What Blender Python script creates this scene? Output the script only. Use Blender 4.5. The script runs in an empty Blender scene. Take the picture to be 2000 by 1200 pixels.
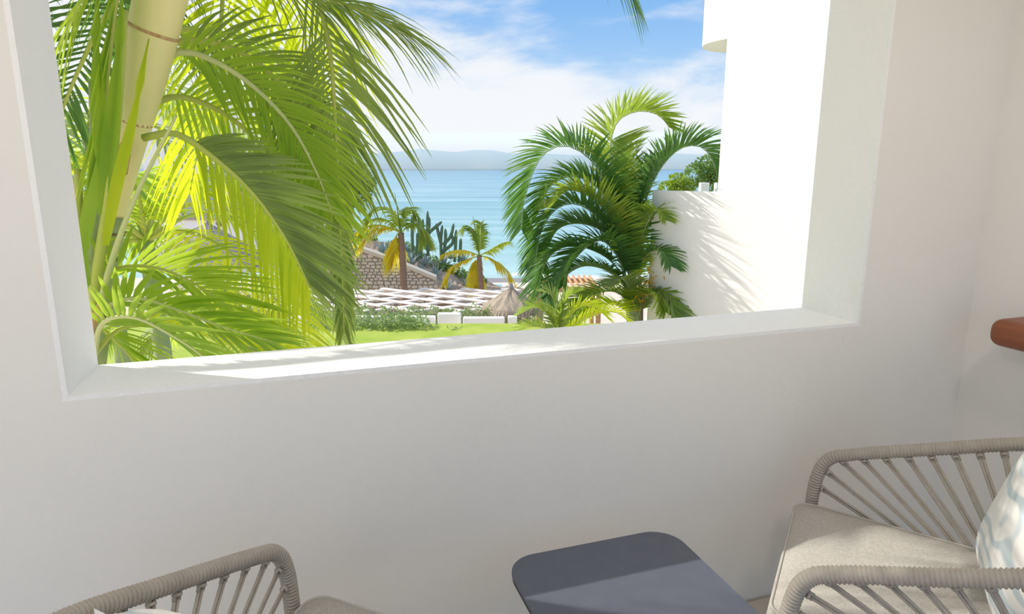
import bpy, bmesh, math, random
from mathutils import Vector, Matrix
random.seed(7)
R = math.radians
sc = bpy.context.scene
COL = sc.collection

# ------------------------------------------------------------------ camera
EYE = 1.55
FPX = 1280.0
PITCH = math.atan(271 / FPX)
YAW = R(18.5)
cam_d = bpy.data.cameras.new('camera')
cam_d.sensor_fit = 'HORIZONTAL'; cam_d.sensor_width = 36.0
cam_d.lens = 36.0 * FPX / 2000.0
cam_d.clip_start = 0.05; cam_d.clip_end = 30000
cam = bpy.data.objects.new('camera', cam_d); COL.objects.link(cam)
cam.location = (0, 0, EYE)
cam.rotation_euler = (math.pi / 2 - PITCH, 0, -YAW)
sc.camera = cam
FV = Vector((math.sin(YAW), math.cos(YAW), 0))
RV = Vector((math.cos(YAW), -math.sin(YAW), 0))

# ------------------------------------------------------------------ colour management, world, sun
vs = sc.view_settings
vs.view_transform = 'Standard'; vs.look = 'None'; vs.gamma = 1.0; vs.use_curve_mapping = False
vs.exposure = 0.0
sc.cycles.volume_bounces = 4
SUN_DIR = Vector((-0.67, 0.43, 0.58)).normalized()      # towards the sun
SUN_E = 4.5

def build_world():
    w = bpy.data.worlds.new('sky'); sc.world = w; w.use_nodes = True
    nt = w.node_tree; nt.nodes.clear()
    N = nt.nodes.new; L = nt.links.new
    out = N('ShaderNodeOutputWorld'); bg = N('ShaderNodeBackground'); L(bg.outputs[0], out.inputs[0])
    tc = N('ShaderNodeTexCoord')
    sep = N('ShaderNodeSeparateXYZ'); L(tc.outputs['Generated'], sep.inputs[0])
    ramp = N('ShaderNodeValToRGB'); L(sep.outputs['Z'], ramp.inputs[0])
    e = ramp.color_ramp.elements
    e[0].position = 0.0; e[0].color = (0.74, 0.86, 0.98, 1)
    e[1].position = 1.0; e[1].color = (0.16, 0.34, 0.78, 1)
    for p, c in ((0.04, (0.66, 0.81, 0.98, 1)), (0.12, (0.42, 0.66, 0.95, 1)), (0.22, (0.25, 0.51, 0.90, 1)), (0.45, (0.19, 0.42, 0.84, 1))):
        k = e.new(p); k.color = c
    mp = N('ShaderNodeMapping'); mp.inputs['Scale'].default_value = (1.0, 1.0, 3.6); mp.inputs['Location'].default_value = (0.35, 0.1, 0.0)
    L(tc.outputs['Generated'], mp.inputs[0])
    no = N('ShaderNodeTexNoise'); no.inputs['Scale'].default_value = 3.4; no.inputs['Detail'].default_value = 7; no.inputs['Roughness'].default_value = 0.55; no.inputs['Distortion'].default_value = 0.35
    L(mp.outputs[0], no.inputs['Vector'])
    # haze towards the sun makes the veil of cloud denser on that side
    dp = N('ShaderNodeVectorMath'); dp.operation = 'DOT_PRODUCT'; L(tc.outputs['Generated'], dp.inputs[0]); dp.inputs[1].default_value = SUN_DIR
    gl = N('ShaderNodeMapRange'); gl.inputs['From Min'].default_value = 0.05; gl.inputs['From Max'].default_value = 0.75; gl.inputs['To Min'].default_value = -0.06; gl.inputs['To Max'].default_value = 0.42
    L(dp.outputs['Value'], gl.inputs['Value'])
    el = N('ShaderNodeMapRange'); el.inputs['From Min'].default_value = 0.10; el.inputs['From Max'].default_value = 0.19; el.inputs['To Min'].default_value = 0.10; el.inputs['To Max'].default_value = -0.06
    L(sep.outputs['Z'], el.inputs['Value'])
    a1 = N('ShaderNodeMath'); L(no.outputs[0], a1.inputs[0]); L(gl.outputs[0], a1.inputs[1])
    a2 = N('ShaderNodeMath'); L(a1.outputs[0], a2.inputs[0]); L(el.outputs[0], a2.inputs[1])
    cr = N('ShaderNodeMapRange'); cr.interpolation_type = 'SMOOTHSTEP'; cr.inputs['From Min'].default_value = 0.44; cr.inputs['From Max'].default_value = 0.68
    cr.inputs['To Max'].default_value = 0.92
    L(a2.outputs[0], cr.inputs['Value'])
    mx = N('ShaderNodeMix'); mx.data_type = 'RGBA'
    L(cr.outputs[0], mx.inputs['Factor']); L(ramp.outputs[0], mx.inputs['A']); mx.inputs['B'].default_value = (0.95, 0.96, 0.98, 1)
    L(mx.outputs['Result'], bg.inputs['Color'])
    bg.inputs['Strength'].default_value = 1.0
build_world()
sd = bpy.data.lights.new('sun', 'SUN'); sd.energy = SUN_E; sd.angle = R(0.6); sd.color = (1.0, 0.95, 0.86)
sun = bpy.data.objects.new('sun', sd); COL.objects.link(sun); sun.location = (-20, 10, 20)
sun.rotation_euler = (-SUN_DIR).to_track_quat('-Z', 'Y').to_euler()

# ------------------------------------------------------------------ helpers
def V(px, py, f):
    """point seen at photo pixel (px, py), f metres ahead of the camera"""
    x = (px - 1000) / FPX; y = -(py - 600) / FPX
    up = y * math.cos(PITCH) - math.sin(PITCH); fw = math.cos(PITCH) + y * math.sin(PITCH)
    t = f / fw
    return Vector((0, 0, EYE)) + FV * f + RV * (x * t) + Vector((0, 0, up * t))
def G(f, l, z):
    return FV * f + RV * l + Vector((0, 0, z))

def tag(o, label=None, cat=None, group=None, kind=None):
    if label: o['label'] = label
    if cat: o['category'] = cat
    if group: o['group'] = group
    if kind: o['kind'] = kind
    return o
def empty(name, loc=(0, 0, 0), rz=0):
    o = bpy.data.objects.new(name, None); o.location = loc; o.rotation_euler = (0, 0, rz); o.empty_display_size = 0.1
    COL.objects.link(o); return o
def link(name, me, mat=None, parent=None, loc=None, rz=0, smooth=False):
    if mat is not None and not me.materials: me.materials.append(mat)
    if smooth:
        for p in me.polygons: p.use_smooth = True
    o = bpy.data.objects.new(name, me); COL.objects.link(o)
    if loc is not None: o.location = loc
    o.rotation_euler = (0, 0, rz)
    if parent is not None: o.parent = parent
    return o
def mesh(name, vs_, fs):
    me = bpy.data.meshes.new(name); me.from_pydata([tuple(v) for v in vs_], [], fs); me.update(); return me
class MB:
    def __init__(s): s.v = []; s.f = []
    def add(s, vs_, fs):
        b = len(s.v); s.v += [tuple(v) for v in vs_]; s.f += [tuple(i + b for i in f) for f in fs]
    def box(s, x0, x1, y0, y1, z0, z1, M=None):
        v = [Vector((x, y, z)) for x in (x0, x1) for y in (y0, y1) for z in (z0, z1)]
        if M is not None: v = [M @ p for p in v]
        s.add(v, [(0, 1, 3, 2), (4, 6, 7, 5), (0, 4, 5, 1), (2, 3, 7, 6), (0, 2, 6, 4), (1, 5, 7, 3)])
    def tube(s, pts, rad, seg=8, cap=True):
        n = len(pts); pts = [Vector(p) for p in pts]
        rad = rad if isinstance(rad, (list, tuple)) else [rad] * n
        T0 = (pts[1] - pts[0]).normalized()
        ref = Vector((0, 0, 1)) if abs(T0.z) < 0.9 else Vector((1, 0, 0))
        nrm = T0.cross(ref).normalized(); v = []
        for i in range(n):
            T = (pts[min(i + 1, n - 1)] - pts[max(i - 1, 0)]).normalized()
            nrm = (nrm - T * nrm.dot(T)).normalized(); b = T.cross(nrm)
            for k in range(seg):
                a = 2 * math.pi * k / seg
                v.append(pts[i] + (nrm * math.cos(a) + b * math.sin(a)) * rad[i])
        f = [(i * seg + k, i * seg + (k + 1) % seg, (i + 1) * seg + (k + 1) % seg, (i + 1) * seg + k) for i in range(n - 1) for k in range(seg)]
        if cap: f += [tuple(range(seg))[::-1], tuple((n - 1) * seg + k for k in range(seg))]
        s.add(v, f)
    def build(s, name, mat, parent=None, loc=None, rz=0, smooth=False):
        return link(name, mesh(name, s.v, s.f), mat, parent, loc, rz, smooth)
def bevel_box(name, dims, off, seg=3, center=(0, 0, 0)):
    bm = bmesh.new(); bmesh.ops.create_cube(bm, size=1)
    for v in bm.verts: v.co = Vector((v.co.x * dims[0] + center[0], v.co.y * dims[1] + center[1], v.co.z * dims[2] + center[2]))
    bmesh.ops.bevel(bm, geom=bm.edges[:], offset=off, segments=seg, affect='EDGES', profile=0.5)
    me = bpy.data.meshes.new(name); bm.to_mesh(me); bm.free(); return me
def spline(pts, n):
    P = [Vector(p) for p in pts]; P = [2 * P[0] - P[1]] + P + [2 * P[-1] - P[-2]]
    m = len(P) - 3; out = []
    for i in range(n):
        u = i / (n - 1) * m; k = min(int(u), m - 1); t = u - k
        a, b, c, d = P[k:k + 4]
        out.append(0.5 * ((2 * b) + (c - a) * t + (2 * a - 5 * b + 4 * c - d) * t * t + (3 * b - a - 3 * c + d) * t ** 3))
    return out
def even(pts, n, dens=200):
    q = spline(pts, dens); d = [0]
    for i in range(1, dens): d.append(d[-1] + (q[i] - q[i - 1]).length)
    out = []; j = 0
    for i in range(n):
        s = d[-1] * i / (n - 1)
        while j < dens - 2 and d[j + 1] < s: j += 1
        w = (s - d[j]) / max(1e-9, d[j + 1] - d[j]); out.append(q[j].lerp(q[j + 1], min(1, w)))
    return out, d[-1]

# ------------------------------------------------------------------ materials
def material(name, col, rough=0.7, var=None, scale=8, bump=0, bscale=60, spec=0.3, metal=0, detail=4, stretch=None, bdist=0.01):
    m = bpy.data.materials.new(name); m.use_nodes = True
    nt = m.node_tree; N = nt.nodes.new; L = nt.links.new
    p = nt.nodes['Principled BSDF']; p.inputs['Base Color'].default_value = (*col, 1); p.inputs['Roughness'].default_value = rough
    p.inputs['Specular IOR Level'].default_value = spec; p.inputs['Metallic'].default_value = metal
    tc = N('ShaderNodeTexCoord'); vec = tc.outputs['Object']
    if stretch:
        mp = N('ShaderNodeMapping'); mp.inputs['Scale'].default_value = stretch; L(vec, mp.inputs[0]); vec = mp.outputs[0]
    if var:
        no = N('ShaderNodeTexNoise'); no.inputs['Scale'].default_value = scale; no.inputs['Detail'].default_value = detail; L(vec, no.inputs['Vector'])
        mr = N('ShaderNodeMapRange'); mr.inputs['From Min'].default_value = 0.3; mr.inputs['From Max'].default_value = 0.7; L(no.outputs[0], mr.inputs['Value'])
        mx = N('ShaderNodeMix'); mx.data_type = 'RGBA'; mx.inputs['A'].default_value = (*col, 1); mx.inputs['B'].default_value = (*var, 1)
        L(mr.outputs[0], mx.inputs['Factor']); L(mx.outputs['Result'], p.inputs['Base Color'])
    if bump:
        nb = N('ShaderNodeTexNoise'); nb.inputs['Scale'].default_value = bscale; nb.inputs['Detail'].default_value = 3; L(vec, nb.inputs['Vector'])
        b = N('ShaderNodeBump'); b.inputs['Strength'].default_value = bump; b.inputs['Distance'].default_value = bdist; L(nb.outputs[0], b.inputs['Height']); L(b.outputs[0], p.inputs['Normal'])
    return m
def leaf_material(name, col, var, trans, tmix=0.5, rough=0.45, scale=3.0):
    m = bpy.data.materials.new(name); m.use_nodes = True
    nt = m.node_tree; N = nt.nodes.new; L = nt.links.new
    p = nt.nodes['Principled BSDF']; p.inputs['Roughness'].default_value = rough; p.inputs['Specular IOR Level'].default_value = 0.35
    out = nt.nodes['Material Output']
    g = N('ShaderNodeNewGeometry'); no = N('ShaderNodeTexNoise'); no.inputs['Scale'].default_value = scale; L(g.outputs['Position'], no.inputs['Vector'])
    mr = N('ShaderNodeMapRange'); mr.inputs['From Min'].default_value = 0.32; mr.inputs['From Max'].default_value = 0.68; L(no.outputs[0], mr.inputs['Value'])
    mx = N('ShaderNodeMix'); mx.data_type = 'RGBA'; mx.inputs['A'].default_value = (*col, 1); mx.inputs['B'].default_value = (*var, 1)
    L(mr.outputs[0], mx.inputs['Factor']); L(mx.outputs['Result'], p.inputs['Base Color'])
    tr = N('ShaderNodeBsdfTranslucent'); tr.inputs['Color'].default_value = (*trans, 1)
    ms = N('ShaderNodeMixShader'); ms.inputs[0].default_value = tmix
    L(p.outputs[0], ms.inputs[1]); L(tr.outputs[0], ms.inputs[2]); L(ms.outputs[0], out.inputs['Surface'])
    return m
M = {}
M['plaster'] = material('warm_white_plaster', (0.80, 0.78, 0.735), 0.85, (0.83, 0.81, 0.77), 1.6, 0.35, 45, 0.2, bdist=0.004)
M['reveal'] = material('daylit_plaster_reveal', (0.90, 0.90, 0.89), 0.8, (0.88, 0.88, 0.87), 2, 0.6, 60, 0.25, bdist=0.006)  # wall plaster made lighter; daylight on the reveal is put into the colour
M['outwall'] = material('exterior_white_stucco', (0.84, 0.82, 0.79), 0.9, (0.87, 0.85, 0.82), 0.6, 0.3, 30, 0.2)
M['outwall2'] = material('bright_white_stucco', (0.90, 0.89, 0.87), 0.9, (0.88, 0.87, 0.85), 0.6, 0.2, 30, 0.2)
M['floor'] = material('beige_floor_tile', (0.62, 0.57, 0.50), 0.5, (0.56, 0.51, 0.45), 3)
M['grout'] = material('tile_grout', (0.45, 0.42, 0.38), 0.9)
M['ceiling'] = material('white_ceiling', (0.85, 0.84, 0.82), 0.9)
M['rope'] = material('taupe_rope', (0.36, 0.325, 0.28), 0.75, (0.42, 0.385, 0.335), 30, 0.4, 400, 0.25, bdist=0.002)
M['metal'] = material('taupe_powder_coat', (0.22, 0.20, 0.18), 0.5)
M['cushion'] = material('grey_woven_cushion', (0.46, 0.44, 0.40), 0.9, (0.36, 0.345, 0.315), 160, 0.5, 420, 0.15, detail=2, bdist=0.002)
M['piping'] = material('cushion_piping', (0.42, 0.40, 0.37), 0.9)
M['table'] = material('blue_grey_table_laminate', (0.085, 0.096, 0.128), 0.42, (0.095, 0.107, 0.14), 20, 0.05, 300, 0.45)
M['tedge'] = material('black_table_edge', (0.02, 0.02, 0.022), 0.5)
M['wood'] = material('reddish_brown_wood', (0.24, 0.075, 0.032), 0.4, (0.30, 0.10, 0.045), 14, 0.1, 90, 0.4, stretch=(6, 0.6, 6))
M['lampshade'] = material('fill_lamp_glass', (0.9, 0.88, 0.84), 0.4)

def pillow_material():
    m = bpy.data.materials.new('pale_blue_swirl_fabric'); m.use_nodes = True
    nt = m.node_tree; N = nt.nodes.new; L = nt.links.new; p = nt.nodes['Principled BSDF']; p.inputs['Roughness'].default_value = 0.9
    tc = N('ShaderNodeTexCoord')
    w = N('ShaderNodeTexWave'); w.wave_type = 'RINGS'; w.inputs['Scale'].default_value = 9.0; w.inputs['Distortion'].default_value = 7.0; w.inputs['Detail'].default_value = 0.5; w.inputs['Detail Scale'].default_value = 0.8
    L(tc.outputs['Object'], w.inputs['Vector'])
    r = N('ShaderNodeValToRGB'); r.color_ramp.elements[0].position = 0.15; r.color_ramp.elements[0].color = (0.55, 0.63, 0.67, 1); r.color_ramp.elements[1].position = 0.5; r.color_ramp.elements[1].color = (0.84, 0.83, 0.80, 1)
    L(w.outputs['Color'], r.inputs[0]); L(r.outputs[0], p.inputs['Base Color']); return m
M['pillow'] = pillow_material()
# plants
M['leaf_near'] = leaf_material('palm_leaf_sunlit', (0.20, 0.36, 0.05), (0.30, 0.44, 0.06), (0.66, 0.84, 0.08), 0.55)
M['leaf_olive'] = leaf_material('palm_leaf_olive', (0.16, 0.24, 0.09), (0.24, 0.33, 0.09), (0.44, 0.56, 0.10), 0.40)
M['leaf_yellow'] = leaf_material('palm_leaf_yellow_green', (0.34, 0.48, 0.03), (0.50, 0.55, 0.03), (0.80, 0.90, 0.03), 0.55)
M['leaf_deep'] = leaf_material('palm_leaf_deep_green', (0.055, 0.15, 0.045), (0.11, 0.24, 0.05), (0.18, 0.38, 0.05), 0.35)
M['leaf_gold'] = leaf_material('coconut_leaf_golden', (0.70, 0.56, 0.05), (0.50, 0.55, 0.05), (0.95, 0.82, 0.05), 0.6)
M['leaf_coco'] = leaf_material('coconut_leaf_green', (0.16, 0.28, 0.05), (0.30, 0.38, 0.05), (0.45, 0.60, 0.06), 0.45)
M['leaf_bush'] = leaf_material('bush_leaf', (0.09, 0.19, 0.05), (0.20, 0.32, 0.08), (0.28, 0.45, 0.08), 0.35)
M['leaf_hedge'] = leaf_material('hedge_leaf', (0.22, 0.34, 0.12), (0.42, 0.48, 0.28), (0.45, 0.60, 0.20), 0.35)
M['leaf_croton'] = leaf_material('croton_leaf', (0.75, 0.50, 0.02), (0.60, 0.20, 0.03), (0.9, 0.6, 0.03), 0.3)
M['agave'] = material('agave_blue_green', (0.30, 0.40, 0.40), 0.6, (0.42, 0.52, 0.52), 3)
M['cactus'] = material('cactus_green', (0.10, 0.19, 0.11), 0.7, (0.16, 0.25, 0.14), 5)
M['rachis'] = material('palm_stem_green_yellow', (0.42, 0.50, 0.10), 0.5, (0.55, 0.58, 0.16), 3)
M['rachis_pale'] = material('palm_stem_pale', (0.52, 0.58, 0.28), 0.5, (0.60, 0.62, 0.30), 4)
M['crownshaft'] = material('palm_crownshaft', (0.95, 0.82, 0.42), 0.45, (0.78, 0.74, 0.38), 2.2, stretch=(1, 1, 0.5))
M['culm'] = material('palm_stem_ringed', (0.28, 0.38, 0.20), 0.6, (0.40, 0.46, 0.24), 5)
M['ring'] = material('palm_ring_scar', (0.20, 0.16, 0.09), 0.9)
M['husk'] = material('dry_leaf_sheath', (0.50, 0.27, 0.10), 0.9, (0.62, 0.45, 0.28), 9, stretch=(8, 8, 1))
M['trunk'] = material('coconut_trunk', (0.23, 0.14, 0.10), 0.9, (0.36, 0.24, 0.17), 6, stretch=(1, 1, 8))
M['bark'] = material('bark', (0.17, 0.12, 0.08), 0.9)
# ground
M['lawn'] = material('lawn', (0.30, 0.42, 0.05), 0.95, (0.45, 0.52, 0.10), 1.2, 0.5, 12)
M['sand'] = material('pale_sand_paving', (0.66, 0.56, 0.47), 0.95, (0.76, 0.68, 0.58), 0.7)
M['earth'] = material('dry_earth', (0.36, 0.25, 0.17), 0.95, (0.52, 0.39, 0.27), 1.1, 0.6, 3, bdist=0.1)
M['stone'] = material('pale_field_stone', (0.76, 0.68, 0.57), 0.9, (0.60, 0.53, 0.45), 2.0)
M['stone2'] = material('grey_field_stone', (0.56, 0.50, 0.44), 0.9, (0.68, 0.61, 0.53), 2.0)
M['mortar'] = material('wall_mortar', (0.50, 0.44, 0.37), 0.95)
M['cap'] = material('wall_coping', (0.68, 0.61, 0.51), 0.9)
M['thatch'] = material('grey_thatch', (0.36, 0.34, 0.35), 0.95, (0.48, 0.45, 0.45), 10, 0.8, 30, stretch=(3, 3, 1), bdist=0.05)
M['thatch_dry'] = material('dry_straw_thatch', (0.46, 0.37, 0.28), 0.95, (0.62, 0.52, 0.41), 9, 0.8, 30, stretch=(3, 3, 1), bdist=0.05)
M['post'] = material('orange_timber', (0.50, 0.27, 0.13), 0.8, (0.60, 0.36, 0.19), 6)
M['slat'] = material('white_lattice_slat', (0.82, 0.77, 0.73), 0.8, (0.75, 0.68, 0.63), 2)
M['beam'] = material('grey_brown_beam', (0.26, 0.21, 0.19), 0.85)
M['concrete'] = material('white_low_wall', (0.92, 0.91, 0.89), 0.9)
M['frame'] = material('window_timber', (0.55, 0.42, 0.30), 0.7)
M['pane'] = material('window_glass', (0.35, 0.44, 0.48), 0.08, spec=0.8)
M['pool'] = material('pool_water', (0.16, 0.55, 0.62), 0.15, (0.25, 0.66, 0.72), 0.8, 0.1, 2, 0.5)
M['canvas'] = material('white_canvas', (0.85, 0.86, 0.88), 0.9)
M['mount'] = material('far_hill_forest', (0.10, 0.14, 0.10), 0.95, (0.16, 0.18, 0.13), 0.004)

def sea_material():
    m = bpy.data.materials.new('sea_water'); m.use_nodes = True
    nt = m.node_tree; N = nt.nodes.new; L = nt.links.new; p = nt.nodes['Principled BSDF']
    p.inputs['Roughness'].default_value = 0.35; p.inputs['IOR'].default_value = 1.33; p.inputs['Specular IOR Level'].default_value = 0.22
    tc = N('ShaderNodeTexCoord'); sp = N('ShaderNodeSeparateXYZ'); L(tc.outputs['Object'], sp.inputs[0])   # local y = distance off shore
    mul = N('ShaderNodeMath'); mul.operation = 'LOGARITHM'; L(sp.outputs['Y'], mul.inputs[0]); mul.inputs[1].default_value = 10
    mr = N('ShaderNodeMapRange'); mr.inputs['From Min'].default_value = math.log10(50); mr.inputs['From Max'].default_value = math.log10(3000); L(mul.outputs[0], mr.inputs['Value'])
    ra = N('ShaderNodeValToRGB'); L(mr.outputs[0], ra.inputs[0]); e = ra.color_ramp.elements
    e[0].position = 0.0; e[0].color = (0.46, 0.62, 0.58, 1); e[1].position = 1.0; e[1].color = (0.10, 0.25, 0.38, 1)
    for q, c in ((0.12, (0.34, 0.56, 0.56, 1)), (0.3, (0.25, 0.46, 0.53, 1)), (0.6, (0.16, 0.36, 0.48, 1))):
        k = e.new(q); k.color = c
    no = N('ShaderNodeTexNoise'); mp = N('ShaderNodeMapping'); mp.inputs['Scale'].default_value = (0.012, 0.09, 1); L(tc.outputs['Object'], mp.inputs[0]); L(mp.outputs[0], no.inputs['Vector'])
    no.inputs['Scale'].default_value = 1.0; no.inputs['Detail'].default_value = 5
    mx = N('ShaderNodeMix'); mx.data_type = 'RGBA'; mx.blend_type = 'MIX'; L(ra.outputs[0], mx.inputs['A']); mx.inputs['B'].default_value = (0.46, 0.64, 0.70, 1)
    m2 = N('ShaderNodeMapRange'); m2.inputs['From Min'].default_value = 0.42; m2.inputs['From Max'].default_value = 0.68; m2.inputs['To Max'].default_value = 0.75; L(no.outputs[0], m2.inputs['Value']); L(m2.outputs[0], mx.inputs['Factor'])
    L(mx.outputs['Result'], p.inputs['Base Color'])
    nb = N('ShaderNodeTexNoise'); mp2 = N('ShaderNodeMapping'); mp2.inputs['Scale'].default_value = (0.15, 0.6, 1); L(tc.outputs['Object'], mp2.inputs[0]); L(mp2.outputs[0], nb.inputs['Vector']); nb.inputs['Detail'].default_value = 4
    b = N('ShaderNodeBump'); b.inputs['Strength'].default_value = 0.5; b.inputs['Distance'].default_value = 0.5; L(nb.outputs[0], b.inputs['Height']); L(b.outputs[0], p.inputs['Normal'])
    return m
M['sea'] = sea_material()
M['foam'] = material('sea_foam', (0.85, 0.9, 0.9), 0.9, (0.72, 0.86, 0.86), 0.5)

# ------------------------------------------------------------------ terrace shell
WX0, WX1 = -0.535, 1.872           # opening
WZ0, WZ1 = 1.016, 2.50
YI, YO = 1.75, 2.02                # inner / outer face of the window wall
XR = 2.42                          # right wall
CEIL = 2.72
LT = 0.012                         # lining thickness
def shell():
    b = MB(); x0, x1 = -2.6, XR + 0.2
    a0, a1, z0, z1 = WX0 - LT, WX1 + LT, WZ0 - LT, WZ1 + LT
    # one solid with a hole: front and back rings, hole sides, outer sides
    v = []
    for y in (YI, YO):
        v += [(x0, y, -3.0), (x1, y, -3.0), (x1, y, 4.2), (x0, y, 4.2), (a0, y, z0), (a1, y, z0), (a1, y, z1), (a0, y, z1)]
    f = [(0, 1, 5, 4), (1, 2, 6, 5), (2, 3, 7, 6), (3, 0, 4, 7)]
    f += [tuple(8 + i for i in q)[::-1] for q in f]
    f += [(0, 8, 9, 1), (1, 9, 10, 2), (2, 10, 11, 3), (3, 11, 8, 0), (4, 5, 13, 12), (5, 6, 14, 13), (6, 7, 15, 14), (7, 4, 12, 15)]
    b.add(v, f); w = b.build('wall_front', M['plaster']); tag(w, 'white plaster terrace wall around the open window', kind='structure')
    # lining of the opening: sill, two jambs, head
    win = empty('window_1', (0, 0, 0)); tag(win, 'wide unglazed opening in the terrace wall facing the sea', kind='structure')
    def part(nm, cx, cz, dx, dz):
        b = MB(); b.box(cx - dx / 2, cx + dx / 2, YI, YO, cz - dz / 2, cz + dz / 2); b.build(nm, M['reveal'], win)
    part('sill', (WX0 + WX1) / 2, WZ0 - LT / 2, WX1 - WX0 + 2 * LT, LT)
    part('head', (WX0 + WX1) / 2, WZ1 + LT / 2, WX1 - WX0 + 2 * LT, LT)
    part('jamb', WX0 - LT / 2, (WZ0 + WZ1) / 2, LT, WZ1 - WZ0)
    part('jamb', WX1 + LT / 2, (WZ0 + WZ1) / 2, LT, WZ1 - WZ0)
    b = MB(); b.box(XR, XR + 0.2, -1.6, YI, -3.0, 4.2); w = b.build('wall_right', M['plaster']); tag(w, 'cream plaster side wall of the terrace', kind='structure')
    b = MB(); b.box(-2.6, XR, -1.6, YI, CEIL, CEIL + 0.2); w = b.build('ceiling', M['ceiling']); tag(w, 'white terrace ceiling', kind='structure')
    b = MB(); b.box(-2.6, XR, -2.6, YI, -0.25, -0.008); w = b.build('floor', M['grout']); tag(w, 'beige tiled terrace floor', kind='structure')
    t = bevel_box('tile', (0.594, 0.594, 0.012), 0.003, 1, (0, 0, -0.006)); t.materials.append(M['floor'])
    nx = 8
    for i in range(nx):
        for j in range(7):
            link('tile', t, None, w, (XR - 0.31 - 0.6 * i, YI - 0.31 - 0.6 * j, 0))
shell()

def fill_lamp(x, y, label, watt):  # added lamp above the view, put in to brighten the terrace
    t = empty('fill_lamp', (x, y, CEIL)); tag(t, label, 'lamp', 'added fill lamps above the terrace, out of view')
    b = MB(); b.tube([(0, 0, 0), (0, 0, -0.03)], 0.16, 32); b.build('base', M['metal'], t)
    v = []; f = []; n = 32; prof = [(0.15, -0.03), (0.15, -0.05), (0.13, -0.072), (0.08, -0.085), (0.0, -0.09)]
    for r, z in prof: v += [(r * math.cos(2 * math.pi * k / n), r * math.sin(2 * math.pi * k / n), z) for k in range(n)]
    f = [(i * n + k, i * n + (k + 1) % n, (i + 1) * n + (k + 1) % n, (i + 1) * n + k) for i in range(len(prof) - 1) for k in range(n)]
    link('shade', mesh('shade', v, f), M['lampshade'], t, smooth=True)
    ld = bpy.data.lights.new('fill_light', 'AREA'); ld.shape = 'DISK'; ld.size = 0.28; ld.energy = watt; ld.color = (1.0, 0.90, 0.78)
    lo = bpy.data.objects.new('fill_light', ld); COL.objects.link(lo); lo.parent = t; lo.location = (0, 0, -0.095)
fill_lamp(1.45, 0.45, 'added unseen round opal fill lamp above the terrace, nearer the side wall', 9.5)
fill_lamp(-0.5, 0.45, 'added unseen round opal fill lamp above the terrace, away from the side wall', 9.5)

def ledge():
    t = empty('wall_ledge', (XR, 0.2, 1.0)); tag(t, 'reddish brown wooden ledge with rounded edges on the side wall', 'ledge')
    me = bevel_box('board', (0.17, 1.40, 0.095), 0.036, 5, (-0.086, 0.665, 0.0)); link('board', me, M['wood'], t, smooth=True)
    for y in (0.15, 1.05):
        b = MB(); b.box(-0.10, -0.001, y - 0.015, y + 0.015, -0.14, -0.0475); b.build('bracket', M['metal'], t)
ledge()

# ------------------------------------------------------------------ rope armchairs
def ribbed(pts, rad, pitch, seg=12):
    q, Ln = even(pts, 400, 600)
    n = int(Ln / pitch); K = 4
    q, _ = even(pts, n * K + 1, 1200)
    rr = [rad * (0.82 + 0.18 * abs(math.sin(math.pi * i / K))) for i in range(len(q))]
    b = MB(); b.tube(q, rr, seg); return b
RAIL = [(-.36, .325, 0.40), (-.36, .315, 0.55), (-.36, .285, 0.625), (-.36, .215, 0.658), (-.362, .0, .722), (-.352, -.20, .784), (-.29, -.335, .822), (-.15, -.385, .84), (0, -.392, .845)]
RAIL = RAIL + [(-x, y, z) for (x, y, z) in RAIL[-2::-1]]
def seat_slab(hw0, hw1, y0, y1, z0, z1, rf, puff, name):
    """tapered upholstered slab: rounded outline, crowned top"""
    out = []
    def arc(cx, cy, r, a0, a1, n=7):
        for i in range(n + 1):
            a = R(a0 + (a1 - a0) * i / n); out.append((cx + r * math.cos(a), cy + r * math.sin(a)))
    rb = 0.16
    arc(hw1 - rf, y1 - rf, rf, 0, 90); arc(-hw1 + rf, y1 - rf, rf, 90, 180); arc(-hw0 + rb, y0 + rb, rb, 180, 270); arc(hw0 - rb, y0 + rb, rb, 270, 360)
    n = len(out); cx, cy = 0, (y0 + y1) / 2
    prof = [(0.0, z0, 1), (0.93, z0, 0), (0.985, z0 + .012, 0), (1.0, (z0 + z1) / 2, 0), (0.985, z1 - .014, 0), (0.955, z1 - .003, 0), (0.8, z1 + puff * .55, 0), (0.5, z1 + puff * .95, 0), (0.0, z1 + puff, 1)]
    v = []; f = []
    for s, z, _ in prof: v += [(cx + (x - cx) * max(s, 1e-3), cy + (y - cy) * max(s, 1e-3), z) for x, y in out]
    for i in range(len(prof) - 1):
        for k in range(n): f.append((i * n + k, i * n + (k + 1) % n, (i + 1) * n + (k + 1) % n, (i + 1) * n + k))
    return mesh(name, v, f), [(cx + (x - cx) * .972, cy + (y - cy) * .972) for x, y in out]
def pillow_mesh(w, h, d, n=14):
    v = []; f = []
    for sgn in (1, -1):
        for i in range(n + 1):
            for j in range(n + 1):
                a = -1 + 2 * i / n; c = -1 + 2 * j / n
                t = ((1 - a ** 4) * (1 - c ** 4)) ** 0.55
                pin = 1 - 0.06 * (1 - abs(a)) * (abs(c) > .98) - 0.06 * (1 - abs(c)) * (abs(a) > .98)
                v.append((a * w / 2 * (1 - .07 * (c * c) * (1 - a * a) * 0 + 0) * (1 - .05 * (1 - c * c)), sgn * d / 2 * t, c * h / 2 * (1 - .05 * (1 - a * a))))
    m = (n + 1) ** 2
    for i in range(n):
        for j in range(n):
            q = (i * (n + 1) + j, (i + 1) * (n + 1) + j, (i + 1) * (n + 1) + j + 1, i * (n + 1) + j + 1)
            f.append(q); f.append(tuple(m + x for x in q)[::-1])
    return mesh('pillow', v, f)
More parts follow.
